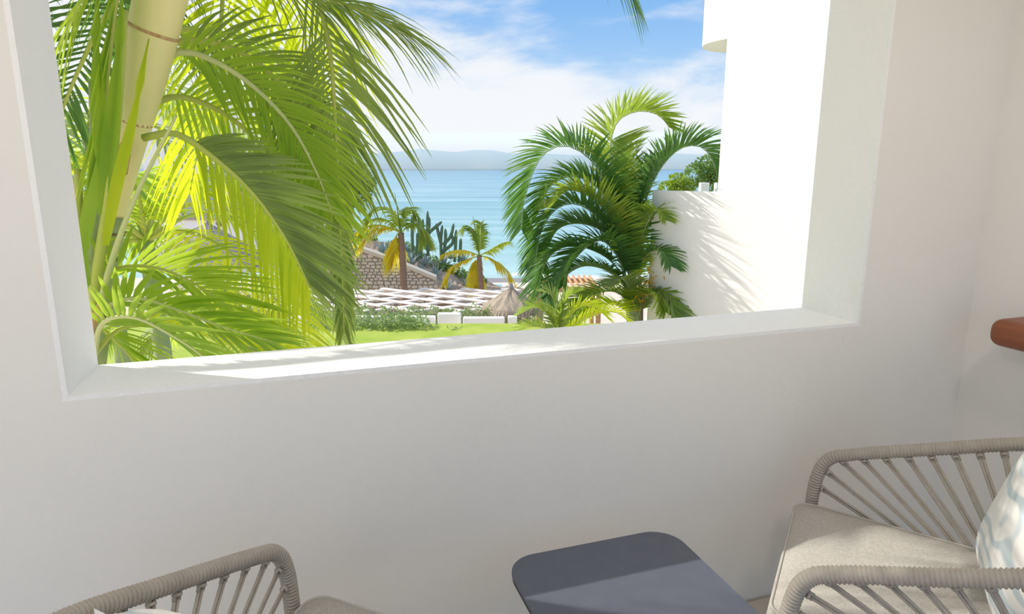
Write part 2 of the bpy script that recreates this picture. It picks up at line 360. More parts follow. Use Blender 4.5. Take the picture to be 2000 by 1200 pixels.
def make_chair(label):
    t = empty('rope_armchair'); tag(t, label, 'chair', 'rope armchairs on the terrace')
    ribbed(RAIL, 0.021, 0.0095).build('wrapped_rail', M['rope'], t, smooth=True)
    b = MB()
    for s in (-1, 1):
        b = MB(); b.tube([(s * .36, .325, 0.40), (s * .352, .335, .20), (s * .345, .345, 0.0)], [.018, .016, .012], 12); b.build('leg', M['metal'], t, smooth=True)
        b = MB(); b.tube([(s * .235, -.20, 0.40), (s * .27, -.28, .2), (s * .30, -.34, 0.0)], [.016, .015, .012], 12); b.build('leg', M['metal'], t, smooth=True)
    low = [(-.36, .325, .385), (-.31, .10, .385), (-.265, -.06, .385), (-.245, -.17, .385), (-.18, -.265, .385), (0, -.295, .385)]
    low = low + [(-x, y, z) for (x, y, z) in low[-2::-1]]
    q, _ = even(low, 60); b = MB(); b.tube(q, 0.013, 10); b.tube([(-.36, .325, .385), (.36, .325, .385)], 0.013, 10); b.build('seat_frame', M['metal'], t, smooth=True)
    # ropes fan from the rail down to the rear of the seat frame
    rq, rl = even(RAIL, 801, 1600)
    lq, ll = even([p for p in low if p[1] < 0.0], 401, 800)
    n = 35
    for i in range(n):
        u = i / (n - 1); a = rq[int(round((0.055 + 0.89 * u) * 800))]; c = lq[int(round(u * 400))]
        d = (c - a).normalized(); st = a + d * 0.012
        tan = (rq[min(800, int((0.055 + 0.89 * u) * 800) + 4)] - rq[max(0, int((0.055 + 0.89 * u) * 800) - 4)]).normalized()
        r = empty('x') if False else None
        b = MB()
        for k in (-1, 1):
            p0 = st + d * 0.018 + tan * (k * 0.0042); p1 = c + tan * (k * 0.0035)
            b.tube([p0, p0.lerp(p1, .33) + tan * k * random.uniform(-.001, .002), p0.lerp(p1, .66) + tan * k * random.uniform(-.001, .002), p1], 0.0039, 6)
        o = b.build('rope_strand', M['rope'], t, smooth=True)
        kb = MB(); e = d.cross(tan).normalized()
        q2 = [st + d * 0.014 + (tan * math.cos(w) + e * math.sin(w)) * 0.0070 for w in [2 * math.pi * j / 12 for j in range(13)]]
        kb.tube(q2, 0.0042, 6, False); kb.tube([st + tan * .006 - d * .004, st + d * .026 + tan * .006], .0045, 6); kb.tube([st - tan * .006 - d * .004, st + d * .026 - tan * .006], .0045, 6)
        kb.build('knot', M['rope'], o, smooth=True)
    me, rim = seat_slab(.27, .325, -.285, .375, .40, .482, .05, .016, 'seat_cushion')
    cu = link('seat_cushion', me, M['cushion'], t, smooth=True)
    b = MB(); b.tube([(x, y, .476) for x, y in rim] + [(rim[0][0], rim[0][1], .476)], .0045, 6, False); b.build('piping', M['piping'], cu, smooth=True)
    return t
def place(t, x, y, a): t.location = (x, y, 0); t.rotation_euler = (0, 0, R(a))
ch1 = make_chair('taupe rope armchair in the corner by the side wall, sun on its seat'); place(ch1, 1.532, 1.096, 42.8)
ch2 = make_chair('taupe rope armchair in shade, cut off by the lower left edge'); place(ch2, -0.02, 1.10, -43)
def pillow(ch, label, off, tilt):
    o = link('throw_pillow', pillow_mesh(.46, .46, .17), M['pillow'], None, smooth=True)
    o.matrix_world = Matrix.Translation(ch.location) @ Matrix.Rotation(ch.rotation_euler[2], 4, 'Z') @ Matrix.Translation(off) @ Matrix.Rotation(R(tilt), 4, 'X')
    tag(o, label, 'pillow', 'throw pillows on the rope armchairs')
pillow(ch1, 'pale blue and white swirl pillow on the sunlit armchair', (0, -.20, .70), 16)
pillow(ch2, 'pale swirl pillow on the shaded armchair at lower left', (0.06, -.18, .685), 20)

def side_table():
    t = empty('side_table', (0.748, 1.28, 0), 0); tag(t, 'blue grey square side table with rounded corners between the two armchairs', 'table')
    def slab(h, z0, z1, r):
        o = []
        for cx, cy, a0 in ((h - r, h - r, 0), (-h + r, h - r, 90), (-h + r, -h + r, 180), (h - r, -h + r, 270)):
            o += [(cx + r * math.cos(R(a0 + 90 * i / 10)), cy + r * math.sin(R(a0 + 90 * i / 10))) for i in range(11)]
        n = len(o); return [(x, y, z0) for x, y in o] + [(x, y, z1) for x, y in o], [tuple(range(n))[::-1], tuple(range(n, 2 * n))] + [(k, (k + 1) % n, n + (k + 1) % n, n + k) for k in range(n)]
    link('table_top', mesh('table_top', *slab(.258, .490, .5, .085)), M['table'], t)
    link('top_edge', mesh('top_edge', *slab(.256, .478, .4895, .083)), M['tedge'], t)
    for x in (-1, 1):
        for y in (-1, 1):
            b = MB(); b.tube([(x * .19, y * .19, 0), (x * .19, y * .19, .478)], .012, 10); b.build('leg', M['tedge'], t)
side_table()

# ------------------------------------------------------------------ ground, sea, far hills
LAWN = -2.45; LOW = -5.75; SEA = -9.45
def ground_z(f, l):
    if f < 16.8: return LAWN
    if f < 19.5: return LAWN + (LOW - LAWN) * (f - 16.8) / 2.7
    if f < 44: return LOW
    if f < 64: return LOW + (SEA - 0.5 - LOW) * (f - 44) / 20
    return SEA - 0.5
def grid(fs, ls, zf):
    v = [G(f, l, zf(f, l)) for f in fs for l in ls]; n = len(ls)
    return v, [(i * n + j, i * n + j + 1, (i + 1) * n + j + 1, (i + 1) * n + j) for i in range(len(fs) - 1) for j in range(n - 1)]
ls = [-70, -40, -25, -15, -8, -4, 0, 4, 8, 15, 25, 50]
v, f = grid([-40, -20, 0, 6, 12.5], ls, ground_z); tag(link('garden_paving', mesh('garden_paving', v, f), M['sand']), 'pale paving at the foot of the building', kind='structure')
v, f = grid([12.5, 14, 16.8], ls, ground_z); tag(link('lawn', mesh('lawn', v, f), M['lawn']), 'bright green lawn below the terrace', kind='structure')
v, f = grid([16.8, 19.5, 25, 35, 44], ls, ground_z); tag(link('lower_terrace_ground', mesh('ground', v, f), M['sand']), 'pale sandy paving of the lower terrace', kind='structure')
v, f = grid([44, 50, 57, 64], ls, ground_z); tag(link('beach', mesh('beach', v, f), M['sand']), 'strip of sand beach sloping to the sea', kind='structure')
def sea():
    b = MB(); fs = [48.0]
    while fs[-1] < 420: fs.append(fs[-1] * 1.012 + 0.05)
    while fs[-1] < 12000: fs.append(fs[-1] * 1.25)
    us = [-1 + 2 * i / 60 for i in range(61)]
    v = []
    for f in fs:
        for u in us:
            l = u * (f * 1.6 + 60)
            amp = max(0.0, min(1, (f - 58) / 30)) * max(0, min(1, (420 - f) / 200))
            z = amp * (0.42 * math.sin(f / 2.6 + 0.9 * math.sin(l / 23 + f / 31)) ** 3 + 0.10 * math.sin(f / 1.1 + l / 9))
            v.append((l, f, z))
    n = len(us); fc = [(i * n + j, i * n + j + 1, (i + 1) * n + j + 1, (i + 1) * n + j) for i in range(len(fs) - 1) for j in range(n - 1)]
    o = link('sea', mesh('sea', v, fc), M['sea'], None, (0, 0, SEA), -YAW, True); tag(o, 'turquoise sea with low swells reaching to the horizon', kind='structure')
    for i, (f0, l0, l1, w) in enumerate([(62, -2, 30, 1.6), (67, 0, 26, 0.9)]):
        b = MB(); m = 40; vv = []; ff = []
        for k in range(m + 1):
            l = l0 + (l1 - l0) * k / m; c = f0 + 0.8 * math.sin(l * .5 + i) + .3 * math.sin(l * 1.9); ww = w * (.5 + .5 * abs(math.sin(l * .8 + i)))
            vv += [G(c - ww, l, SEA + .05), G(c, l, SEA + .28), G(c + ww, l, SEA + .05)]
        for k in range(m): ff += [(3 * k, 3 * k + 1, 3 * k + 4, 3 * k + 3), (3 * k + 1, 3 * k + 2, 3 * k + 5, 3 * k + 4)]
        tag(link('surf', mesh('surf', vv, ff), M['foam'], smooth=True), ['white line of surf breaking on the beach', 'thin outer line of surf off the beach'][i], 'surf', kind='stuff')
sea()
def mountains():
    random.seed(3)
    prof = [(-1500, 320), (200, 318), (500, 312), (620, 305), (700, 301), (740, 299), (780, 296), (815, 291), (850, 294), (890, 297), (925, 293), (960, 294), (1000, 300), (1050, 299), (1110, 303), (1180, 306), (1300, 300), (1450, 306), (1800, 315), (3200, 322)]
    f = 5000.0; vv = []; n = 0; xs = []
    for i in range(len(prof) - 1):
        (a, b), (c, d) = prof[i], prof[i + 1]; m = max(2, int((c - a) / 12))
        for k in range(m): t = k / m; t2 = t * t * (3 - 2 * t); xs.append((a + (c - a) * t, b + (d - b) * t2 + random.uniform(-.5, .5)))
    rows = [(0, 0.0), (250, .35), (500, .75), (700, 1.0), (1200, .5), (1800, 0)]
    for px, py in xs:
        top = V(px, py, f + 700); h = top.z + 60; l = (top - Vector((0, 0, EYE))).dot(RV)
        for df, s in rows: vv.append(G(f + df + 60 * math.sin(px * .05), l, -60 + h * s * (1 if s == 1 else random.uniform(.85, 1.1))))
    k = len(rows); ff = [(i * k + j, i * k + j + 1, (i + 1) * k + j + 1, (i + 1) * k + j) for i in range(len(xs) - 1) for j in range(k - 1)]
    tag(link('mountains', mesh('mountains', vv, ff), M['mount'], smooth=True), 'long blue hazy mountain ridge across the bay', kind='structure')
    # sea haze lying in front of the far shore
    m = bpy.data.materials.new('sea_haze'); m.use_nodes = True; nt = m.node_tree; nt.nodes.clear()
    out = nt.nodes.new('ShaderNodeOutputMaterial'); s = nt.nodes.new('ShaderNodeVolumeScatter'); s.inputs['Color'].default_value = (0.48, 0.77, 1.0, 1); s.inputs['Density'].default_value = 0.0036
    nt.links.new(s.outputs[0], out.inputs['Volume'])
    b = MB(); b.box(-16000, 16000, 4300, 4850, SEA + 3, 230); o = b.build('sea_haze', m, None, (0, 0, 0), -YAW); tag(o, 'pale blue haze over the far shore', kind='structure')
mountains()

# ------------------------------------------------------------------ hillside, stone wall
def hill():
    top = [(-13.5, -6.2), (-12.3, -4.6), (-11.2, -2.3), (-9.5, -1.95), (-8, -2.15), (-6, -2.8), (-4.2, -3.7), (-2.5, -4.4), (-1, -4.9), (1.0, -5.4), (2.5, -5.9)]
    def hz(l):
        for (a, b), (c, d) in zip(top, top[1:]):
            if a <= l <= c: return b + (d - b) * (l - a) / (c - a)
        return top[0][1] if l < top[0][0] else -6
    v = []; ls_ = [-13.5 + 16 * i / 60 for i in range(61)]; fs_ = [30.25, 31, 32, 33, 34.5, 36, 38, 41, 45, 50]
    for fi, f_ in enumerate(fs_):
        for l in ls_:
            w = {0: -.55, 1: -.38, 2: -.28, 3: -.2, 4: -.08, 5: 0, 6: -.15, 7: -.8, 8: -2.2, 9: -5.5}[fi]
            v.append(G(f_, l * f_ / 36, hz(l) + w + (0.12 * math.sin(l * 3 + f_ * 2) if 0 < fi < 8 else 0)))
    n = 61; f = [(i * n + j, i * n + j + 1, (i + 1) * n + j + 1, (i + 1) * n + j) for i in range(9) for j in range(60)]
    # skirt down to the lower terrace at the front edge
    b0 = len(v)
    for l in ls_: v.append(G(30.25, l * 30.25 / 36, LOW - .2))
    f += [(j, b0 + j, b0 + j + 1, j + 1) for j in range(60)]
    tag(link('hillside', mesh('hillside', v, f), M['earth']), 'dry brown hillside planted with cacti and agaves', kind='structure')
    return hz
HZ = hill()
def hill_z(f, l):
    w = [(30.25, -.55), (31, -.38), (32, -.28), (33, -.2), (34.5, -.08), (36, 0), (38, -.15), (41, -.8)]
    ww = w[-1][1]
    for (a, b), (c, d) in zip(w, w[1:]):
        if a <= f <= c: ww = b + (d - b) * (f - a) / (c - a); break
    return HZ(l * 36 / f) + ww
def stone_wall():
    t = empty('stone_wall', G(30, -4, LOW)); tag(t, 'sloping dry stone retaining wall below the cactus hillside', 'wall')
    o0 = t.location
    A = V(600, 457, 30); B = V(852, 546, 30)
    la = (A - Vector((0, 0, EYE))).dot(RV); lb = (B - Vector((0, 0, EYE))).dot(RV)
    v = []; n = 20
    def ztop(l): 
        s = (l - la) / (lb - la); return A.z + (B.z - A.z) * s + .22 * math.sin(s * math.pi) * 0.6
    for i in range(n + 1):
        l = la + (lb - la) * i / n
        for f_, z in ((29.85, LOW), (29.85, ztop(l)), (30.2, ztop(l)), (30.2, LOW)): v.append(G(f_, l, z) - o0)
    f = [(4 * i + k, 4 * i + (k + 1) % 4, 4 * i + 4 + (k + 1) % 4, 4 * i + 4 + k) for i in range(n) for k in range(4)] + [(0, 1, 2, 3), tuple(4 * n + k for k in (3, 2, 1, 0))]
    link('wall_core', mesh('wall_core', v, f), M['mortar'], t)
    v = []
    for i in range(n + 1):
        l = la + (lb - la) * i / n
        for f_, z in ((29.72, ztop(l)), (29.72, ztop(l) + .16), (30.3, ztop(l) + .16), (30.3, ztop(l))): v.append(G(f_, l, z) - o0)
    link('coping', mesh('coping', v, f), M['cap'], t)
    random.seed(11); protos = []
    for k in range(6):
        bm = bmesh.new(); bmesh.ops.create_cube(bm, size=1)
        for w in bm.verts: w.co = Vector((w.co.x * random.uniform(.8, 1), w.co.y, w.co.z * random.uniform(.8, 1)))
        bmesh.ops.bevel(bm, geom=bm.edges[:], offset=.12, segments=1, affect='EDGES'); me = bpy.data.meshes.new('stone'); bm.to_mesh(me); bm.free()
        me.materials.append(M['stone'] if k % 3 else M['stone2']); protos.append(me)
    cnt = 0; z = LOW + 0.75
    while z < -1.6:
        l = la + random.uniform(0, .2)
        hgt = random.uniform(.13, .21)
        while l < lb - .1:
            w = random.uniform(.14, .36)
            if z + hgt * .9 < ztop(l + w / 2) and l > -7.9 and cnt < 295:
                o = link('stone', random.choice(protos), None, t, G(29.84, l + w / 2, z + hgt / 2 + random.uniform(-.02, .02)) - o0, -YAW); o.rotation_euler.y = random.uniform(-.14, .14); o.scale = (w - .02, random.uniform(.1, .22), hgt * random.uniform(.78, .95)); cnt += 1
            l += w
        z += hgt
stone_wall()

# ------------------------------------------------------------------ plants
def frond_geo(pts, Ln, n, width, ang=(70, 35), droop=.25, vee=25, roll=0, start=.15, segs=5, rr=.012, jit=.08, prof=None, side=(1, -1), slack=0):
    """returns rachis builder and a list of leaflets (verts, faces)"""
    q, total = even(pts, 41, 200)
    rb = MB(); rb.tube(q[::2], [rr * (1 - .85 * i / 20) for i in range(21)], 6)
    leaves = []
    for i in range(n):
        t = start + (0.995 - start) * (i + .5) / n
        u = t * 40; k = min(int(u), 39); p = q[k].lerp(q[k + 1], u - k)
        T = (q[min(k + 2, 40)] - q[max(k - 1, 0)]).normalized()
        S = T.cross(Vector((0, 0, 1)))
        S = S.normalized() if S.length > .15 else RV.copy()
        S = S - T * S.dot(T); S.normalize()
        if roll: S = Matrix.Rotation(R(roll), 3, T) @ S
        Nn = S.cross(T).normalized()
        tt = (t - start) / (1 - start)
        L_ = Ln * (prof(tt) if prof else max(.18, math.sin(math.pi * (.14 + .80 * tt)) ** .6))
        for sg in side:
            a = R(ang[0] + (ang[1] - ang[0]) * tt + random.uniform(-5, 5)); vv = R(vee + random.uniform(-6, 6))
            d = (T * math.cos(a) + (S * sg * math.cos(vv) + Nn * math.sin(vv)) * math.sin(a)).normalized()
            W = (T - d * T.dot(d)); W = W.normalized() if W.length > .05 else Nn
            l = L_ * random.uniform(1 - jit, 1 + jit); g = droop * random.uniform(.7, 1.3); fo = W.cross(d).normalized()
            vs_ = []; p0 = p
            for s in range(segs + 1):
                x = s / segs
                c = p0 + d * (l * x * (1 - slack * x)) + Vector((0, 0, -1)) * (g * l * x * x)
                w = width * .5 * min(1, .35 + 4 * x) * (1 - x) ** .55 if s < segs else 0.0004
                vs_ += [c + W * w, c - fo * (w * .35), c - W * w]
            fs = []
            for s in range(segs): b = 3 * s; fs += [(b, b + 1, b + 4, b + 3), (b + 1, b + 2, b + 5, b + 4)]
            leaves.append((vs_, fs))
    return rb, leaves
def frond(parent, pts, mat, individual=False, rmat=None, **kw):
    o0 = parent.location
    rb, lv = frond_geo(pts, **kw)
    rb.v = [Vector(x) - o0 for x in rb.v]
    ro = rb.build('frond', rmat or M['rachis'], parent, smooth=True)
    if individual:
        for vs_, fs in lv: link('leaflet', mesh('leaflet', [Vector(x) - o0 for x in vs_], fs), mat, ro, smooth=True)
    else:
        b = MB()
        for vs_, fs in lv: b.add([Vector(x) - o0 for x in vs_], fs)
        o = b.build('leaflets', mat, ro, smooth=True); o['kind'] = 'stuff'
    return ro
def P(*a): return [V(*x) for x in a]
def rings(parent, path, rad, ts, mat):
    q, _ = even(path, 101, 300)
    for t in ts:
        k = int(t * 100); a = q[k]; T = (q[min(k + 1, 100)] - q[max(k - 1, 0)]).normalized()
        b = MB(); r = rad(t) if callable(rad) else rad; b.tube([a - T * .006 - parent.location, a + T * .006 - parent.location], r * 1.03, 20); b.build('ring_scar', mat, parent, smooth=True)

# --- the tall palm just outside the window, left
def tall_palm():
    path = [V(120, 1250, 3.05), V(165, 850, 3.0), V(195, 600, 3.0), V(222, 420, 3.0), V(262, 230, 2.95), V(302, 50, 2.9), V(350, -170, 2.85), V(372, -270, 2.85)]
    base = Vector((path[0].x - .1, path[0].y, LAWN)); t = empty('tall_palm', base)
    tag(t, 'tall leaning palm with a cream yellow crownshaft close outside the window', 'palm tree')
    lo = [base + Vector((0, 0, -.05))] + path[:4]; q, _ = even(lo, 40)
    b = MB(); b.tube([x - base for x in q], [.075 - .022 * i / 39 for i in range(40)], 20); b.build('trunk', M['culm'], t, smooth=True)
    q, _ = even(path[3:], 40); rad = [.050 + .048 * math.sin(min(1, i / 24) * math.pi / 2) ** 1.6 - .02 * max(0, (i - 28) / 11) for i in range(40)]
    b = MB(); b.tube([x - base for x in q], rad, 24); b.build('crownshaft', M['crownshaft'], t, smooth=True)
    rings(t, lo, .056, [.72, .8, .88, .95, .985], M['ring'])
    rings(t, path[3:], lambda x: rad[int(x * 39)], [.30, .57], M['husk'])
    # torn dry sheath on the stem
    b = MB(); q2 = [V(246, 275, 2.86), V(240, 300, 2.86), V(232, 335, 2.87), V(226, 345, 2.88)]
    b.tube([x - base for x in q2], [.012, .030, .034, .01], 8); b.build('dry_sheath', M['husk'], t, smooth=True)
    c = (372, -265, 2.85); o = dict(rr=.017)
    # frond reaching right along the top edge
    frond(t, P(c, (450, -130, 2.95), (560, -30, 3.05), (690, 15, 3.15), (800, 70, 3.25)), M['leaf_olive'], True, Ln=.50, n=32, width=.024, ang=(62, 22), droop=.42, vee=10, start=.28, **o)
    # frond hanging down in the middle, leaflets swept right
    frond(t, P(c, (500, -190, 3.1), (600, -60, 3.25), (643, 90, 3.3), (655, 250, 3.3), (662, 400, 3.3), (668, 520, 3.3), (672, 650, 3.3)), M['leaf_olive'], True, Ln=.52, n=60, width=.026, ang=(66, 20), droop=.55, vee=5, start=.26, prof=lambda x: (.8 + x if x < .2 else 1.0 if x < .28 else max(.24, 1.0 - (x - .28) * 2.6)), **o)
    # frond arching from the stem to lower right
    frond(t, P((300, 120, 2.95), (370, 102, 3.0), (470, 150, 3.05), (560, 235, 3.1), (615, 330, 3.15), (650, 420, 3.2)), M['leaf_near'], True, M['rachis_pale'], Ln=.42, n=38, width=.024, ang=(58, 28), droop=.3, vee=6, roll=-50, start=.10, **o)
    frond(t, P((280, 270, 2.8), (345, 262, 2.8), (430, 318, 2.8), (500, 385, 2.8), (560, 470, 2.8), (605, 560, 2.8)), M['leaf_olive'], True, M['rachis'], Ln=.44, n=46, width=.031, ang=(52, 34), droop=.16, vee=4, roll=-72, start=.22, side=(1,), **o)
    frond(t, P((282, 268, 2.81), (345, 264, 2.81), (430, 320, 2.81), (500, 388, 2.81), (560, 474, 2.81), (605, 564, 2.81)), M['leaf_yellow'], False, M['rachis'], Ln=.38, n=26, width=.027, ang=(60, 30), droop=.5, vee=0, roll=-72, start=.22, side=(-1,), rr=.004)
    # overhead frond whose tip hangs at the top of the opening
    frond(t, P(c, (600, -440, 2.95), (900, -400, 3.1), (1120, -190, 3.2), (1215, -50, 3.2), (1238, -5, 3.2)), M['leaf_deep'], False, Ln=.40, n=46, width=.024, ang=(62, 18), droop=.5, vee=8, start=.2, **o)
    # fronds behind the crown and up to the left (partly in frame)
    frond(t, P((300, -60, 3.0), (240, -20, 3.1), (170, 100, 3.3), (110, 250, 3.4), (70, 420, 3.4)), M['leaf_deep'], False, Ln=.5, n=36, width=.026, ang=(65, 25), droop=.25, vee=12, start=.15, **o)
    frond(t, P((255, -150, 2.75), (228, -20, 2.72), (212, 120, 2.7), (200, 260, 2.7), (196, 390, 2.72)), M['leaf_near'], False, Ln=.42, n=26, width=.030, ang=(22, 8), droop=.15, vee=10, start=.12, **o)
    frond(t, P(c, (470, -160, 3.5), (560, -40, 3.9), (600, 100, 4.2), (600, 260, 4.3)), M['leaf_yellow'], False, Ln=.62, n=40, width=.028, ang=(62, 25), droop=.5, vee=8, start=.2, **o)
    frond(t, P(c, (430, -80, 3.4), (430, 60, 3.8), (400, 220, 4.0), (370, 380, 4.1)), M['leaf_yellow'], False, Ln=.55, n=36, width=.028, ang=(62, 25), droop=.45, vee=8, start=.2, **o)
    frond(t, P((330, 60, 3.1), (390, 60, 3.5), (480, 110, 3.9), (570, 200, 4.2), (640, 320, 4.4)), M['leaf_near'], False, Ln=.6, n=40, width=.028, ang=(62, 25), droop=.45, vee=8, start=.15, **o)
    frond(t, P((310, 90, 3.05), (400, 80, 3.2), (500, 120, 3.35), (575, 200, 3.5), (620, 290, 3.6), (645, 390, 3.6)), M['leaf_olive'], False, Ln=.46, n=40, width=.022, ang=(58, 28), droop=.3, vee=6, roll=-60, start=.12, **o)
    frond(t, P((300, 200, 3.0), (360, 190, 3.2), (450, 230, 3.3), (530, 310, 3.4), (585, 410, 3.45), (610, 510, 3.45)), M['leaf_near'], False, Ln=.44, n=36, width=.023, ang=(56, 28), droop=.25, vee=6, roll=-60, start=.12, **o)
    # upper crown, above the opening
    cc = V(*c)
    for az, el, ln in ((200, 45, 2.3), (150, 50, 2.4), (110, 35, 2.4), (60, 55, 2.2), (240, 40, 0.9), (170, 20, 2.3), (20, 50, 2.2), (128, 68, 2.3)):
        d = Vector((math.cos(R(az)), math.sin(R(az)), 0)); pts = []
        for i in range(6):
            s = i / 5; pts.append(cc + d * (ln * math.cos(R(el)) * s) + Vector((0, 0, ln * (math.sin(R(el)) * s - .75 * s * s))))
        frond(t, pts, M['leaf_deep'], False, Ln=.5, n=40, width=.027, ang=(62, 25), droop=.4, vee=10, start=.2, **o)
tall_palm()
def shade_palm():  # palm added to shade the opening; only its pale stem shows
    c = Vector((-1.75, 3.75, 3.45)); g = Vector((-2.3, 3.9, LAWN)); t = empty('shade_palm', g)
    tag(t, 'mostly unseen palm added for shade at upper left, its pale stem crossing the top left corner of the opening', 'palm tree')
    b = MB(); b.tube([(0, 0, -.05), Vector((.1, 0, 3)), (c - g) * .9, c - g], [.11, .09, .09, .07], 16); b.build('trunk', M['culm'], t, smooth=True)
    frond(t, [c] + P((300, -330, 2.75), (215, -90, 2.55), (152, 8, 2.5), (92, 150, 2.45), (40, 330, 2.45)), M['leaf_near'], False, M['rachis_pale'], Ln=.42, n=38, width=.028, ang=(50, 22), droop=.5, vee=5, start=.25, rr=.02)
    for pts in ([(-1.35, 3.55, 3.2), (-1.2, 3.0, 2.5), (-1.15, 2.55, 1.95)], [(-1.62, 3.72, 3.4), (-1.55, 3.23, 2.8), (-1.5, 2.8, 2.25), (-1.5, 2.6, 1.9)], [(-1.4, 3.9, 3.6), (-1.15, 3.75, 3.3), (-.95, 3.35, 2.85)]):  # unseen fronds placed to shade the sill
        frond(t, [c] + [Vector(p) for p in pts], M['leaf_deep'], False, Ln=.34, n=64, width=.05, ang=(64, 28), droop=.2, vee=4, start=.1, segs=4, rr=.018)
    for pts in ([(-1.75, 4.05, 4.0), (-1.75, 4.2, 4.6), (-1.75, 4.25, 5.6)], [(-1.6, 3.95, 3.8), (-1.5, 4.06, 4.4), (-1.5, 4.1, 5.4)], [(-1.9, 4.2, 4.2), (-1.95, 4.33, 4.8), (-1.95, 4.4, 5.7)]):  # unseen upright fronds placed to shade the right jamb
        frond(t, [c] + [Vector(p) for p in pts], M['leaf_deep'], False, Ln=.46, n=64, width=.05, ang=(70, 45), droop=.1, vee=2, roll=75, start=.1, segs=4, rr=.018)
    random.seed(31)
    for i in range(34):  # unseen crown shaped for shade, left open towards the sunlit armchair
        az = (i * 137.5) % 360; el = (80, 35, 60, 10, 50, 0)[i % 6]; ln = random.uniform(1.2, 1.6)
        if 195 < az < 345 and el < 70: continue
        if 150 < az < 215 and el < 70: continue
        if 50 < az < 130: ln = 1.0
        sag = .45 if el > 20 else .85
        d = Vector((math.cos(R(az)), math.sin(R(az)), 0)); pts = [c + d * (ln * math.cos(R(el)) * s) + Vector((0, 0, ln * (math.sin(R(el)) * s - sag * s * s))) for s in (0, .2, .4, .6, .8, 1)]
        frond(t, pts, M['leaf_deep'], False, Ln=.5, n=44, width=.036, ang=(64, 28), droop=.5, vee=6, start=.12, segs=4, rr=.018)
shade_palm()

# --- young clumping palm at the window corner
def young_palm():
    base = V(168, 705, 2.72); g = Vector((base.x, base.y, LAWN)); t = empty('young_palm', g)
    tag(t, 'young clumping palm with fanning green stems at the left end of the sill', 'palm tree')
    b = MB(); b.tube([Vector((0, 0, -.05)), Vector((.03, 0, 1.2)), base - g + Vector((0, 0, -.5)), base - g + Vector((0, 0, .02))], [.06, .05, .05, .04], 16); b.build('trunk', M['culm'], t, smooth=True)
    def petiole(pts, r0, r1, mat):
        q, _ = even(P(*pts), 24); b = MB(); b.tube([x - g for x in q], [r0 + (r1 - r0) * i / 23 for i in range(24)], 10); b.build('stem', mat, t, smooth=True)
    petiole([(166, 720, 2.72), (160, 600, 2.70), (156, 470, 2.70), (152, 330, 2.72)], .022, .014, M['rachis'])
    petiole([(172, 715, 2.68), (186, 560, 2.62), (210, 400, 2.60), (232, 200, 2.62), (245, 20, 2.65)], .026, .010, M['rachis'])
    petiole([(178, 715, 2.66), (205, 560, 2.60), (258, 400, 2.58), (345, 225, 2.60)], .018, .005, M['rachis_pale'])
    petiole([(170, 715, 2.70), (178, 600, 2.68), (184, 480, 2.68), (186, 330, 2.72), (180, 160, 2.8)], .024, .014, M['culm'])
    petiole([(172, 700, 2.64), (178, 640, 2.60), (198, 590, 2.60)], .028, .010, M['husk'])
    petiole([(176, 700, 2.62), (192, 650, 2.58), (218, 615, 2.58)], .016, .003, M['husk'])
    # long single blades standing up
    for pts, w, mt in ((((170, 560, 2.6), (160, 490, 2.58), (178, 400, 2.58), (196, 300, 2.6), (205, 200, 2.62)), .030, 'leaf_near'), (((206, 480, 2.57), (228, 360, 2.56), (262, 220, 2.57), (290, 75, 2.6)), .026, 'leaf_yellow'), (((200, 420, 2.58), (212, 300, 2.58), (226, 160, 2.6), (240, -20, 2.62)), .034, 'leaf_near'), (((215, 400, 2.59), (196, 250, 2.6), (188, 120, 2.62), (190, -20, 2.65)), .034, 'leaf_near')):
        q, _ = even(P(*pts), 16); v = []
        for i, x in enumerate(q):
            k = i / 15; ww = w * (.3 + .7 * math.sin(math.pi * min(1, k * 1.2 + .1)) if k < .75 else max(.02, (1 - k) * 3)); v += [x - RV * ww - g, x + FV * .008 - g, x + RV * ww - g]
        f = []
        for i in range(15): f += [(3 * i, 3 * i + 1, 3 * i + 4, 3 * i + 3), (3 * i + 1, 3 * i + 2, 3 * i + 5, 3 * i + 4)]
        link('blade', mesh('blade', v, f), M[mt], t, smooth=True)
    o = dict(rr=.012)
    frond(t, P((178, 690, 2.66), (195, 612, 2.62), (260, 582, 2.62), (340, 603, 2.66), (440, 640, 2.72), (540, 670, 2.8)), M['leaf_near'], True, M['rachis_pale'], Ln=.36, n=30, width=.030, ang=(62, 28), droop=.18, vee=12, roll=-40, start=.28, **o)
    frond(t, P((180, 700, 2.62), (200, 632, 2.56), (260, 620, 2.52), (330, 652, 2.52), (400, 700, 2.54), (450, 760, 2.56)), M['leaf_near'], True, M['rachis_pale'], Ln=.34, n=26, width=.030, ang=(66, 30), droop=.15, vee=12, roll=-40, start=.22, **o)
    frond(t, P((175, 640, 2.7), (205, 545, 2.72), (250, 520, 2.76), (330, 530, 2.84), (420, 580, 2.9), (500, 640, 2.95)), M['leaf_near'], True, Ln=.40, n=28, width=.030, ang=(60, 28), droop=.14, vee=15, roll=-40, start=.22, **o)
    frond(t, P((185, 690, 2.75), (240, 640, 2.9), (340, 640, 3.0), (460, 670, 3.1), (590, 700, 3.2)), M['leaf_yellow'], False, Ln=.42, n=30, width=.03, ang=(60, 25), droop=.2, vee=20, start=.2, **o)
    frond(t, P((175, 690, 2.75), (190, 640, 2.85), (240, 680, 2.95), (300, 750, 3.0)), M['leaf_near'], False, Ln=.34, n=22, width=.03, ang=(60, 25), droop=.25, vee=15, start=.15, **o)
    frond(t, P((165, 600, 2.75), (130, 480, 2.85), (110, 400, 2.95), (90, 350, 3.0)), M['leaf_near'], False, Ln=.36, n=22, width=.028, ang=(60, 25), droop=.25, vee=15, start=.15, **o)
young_palm()

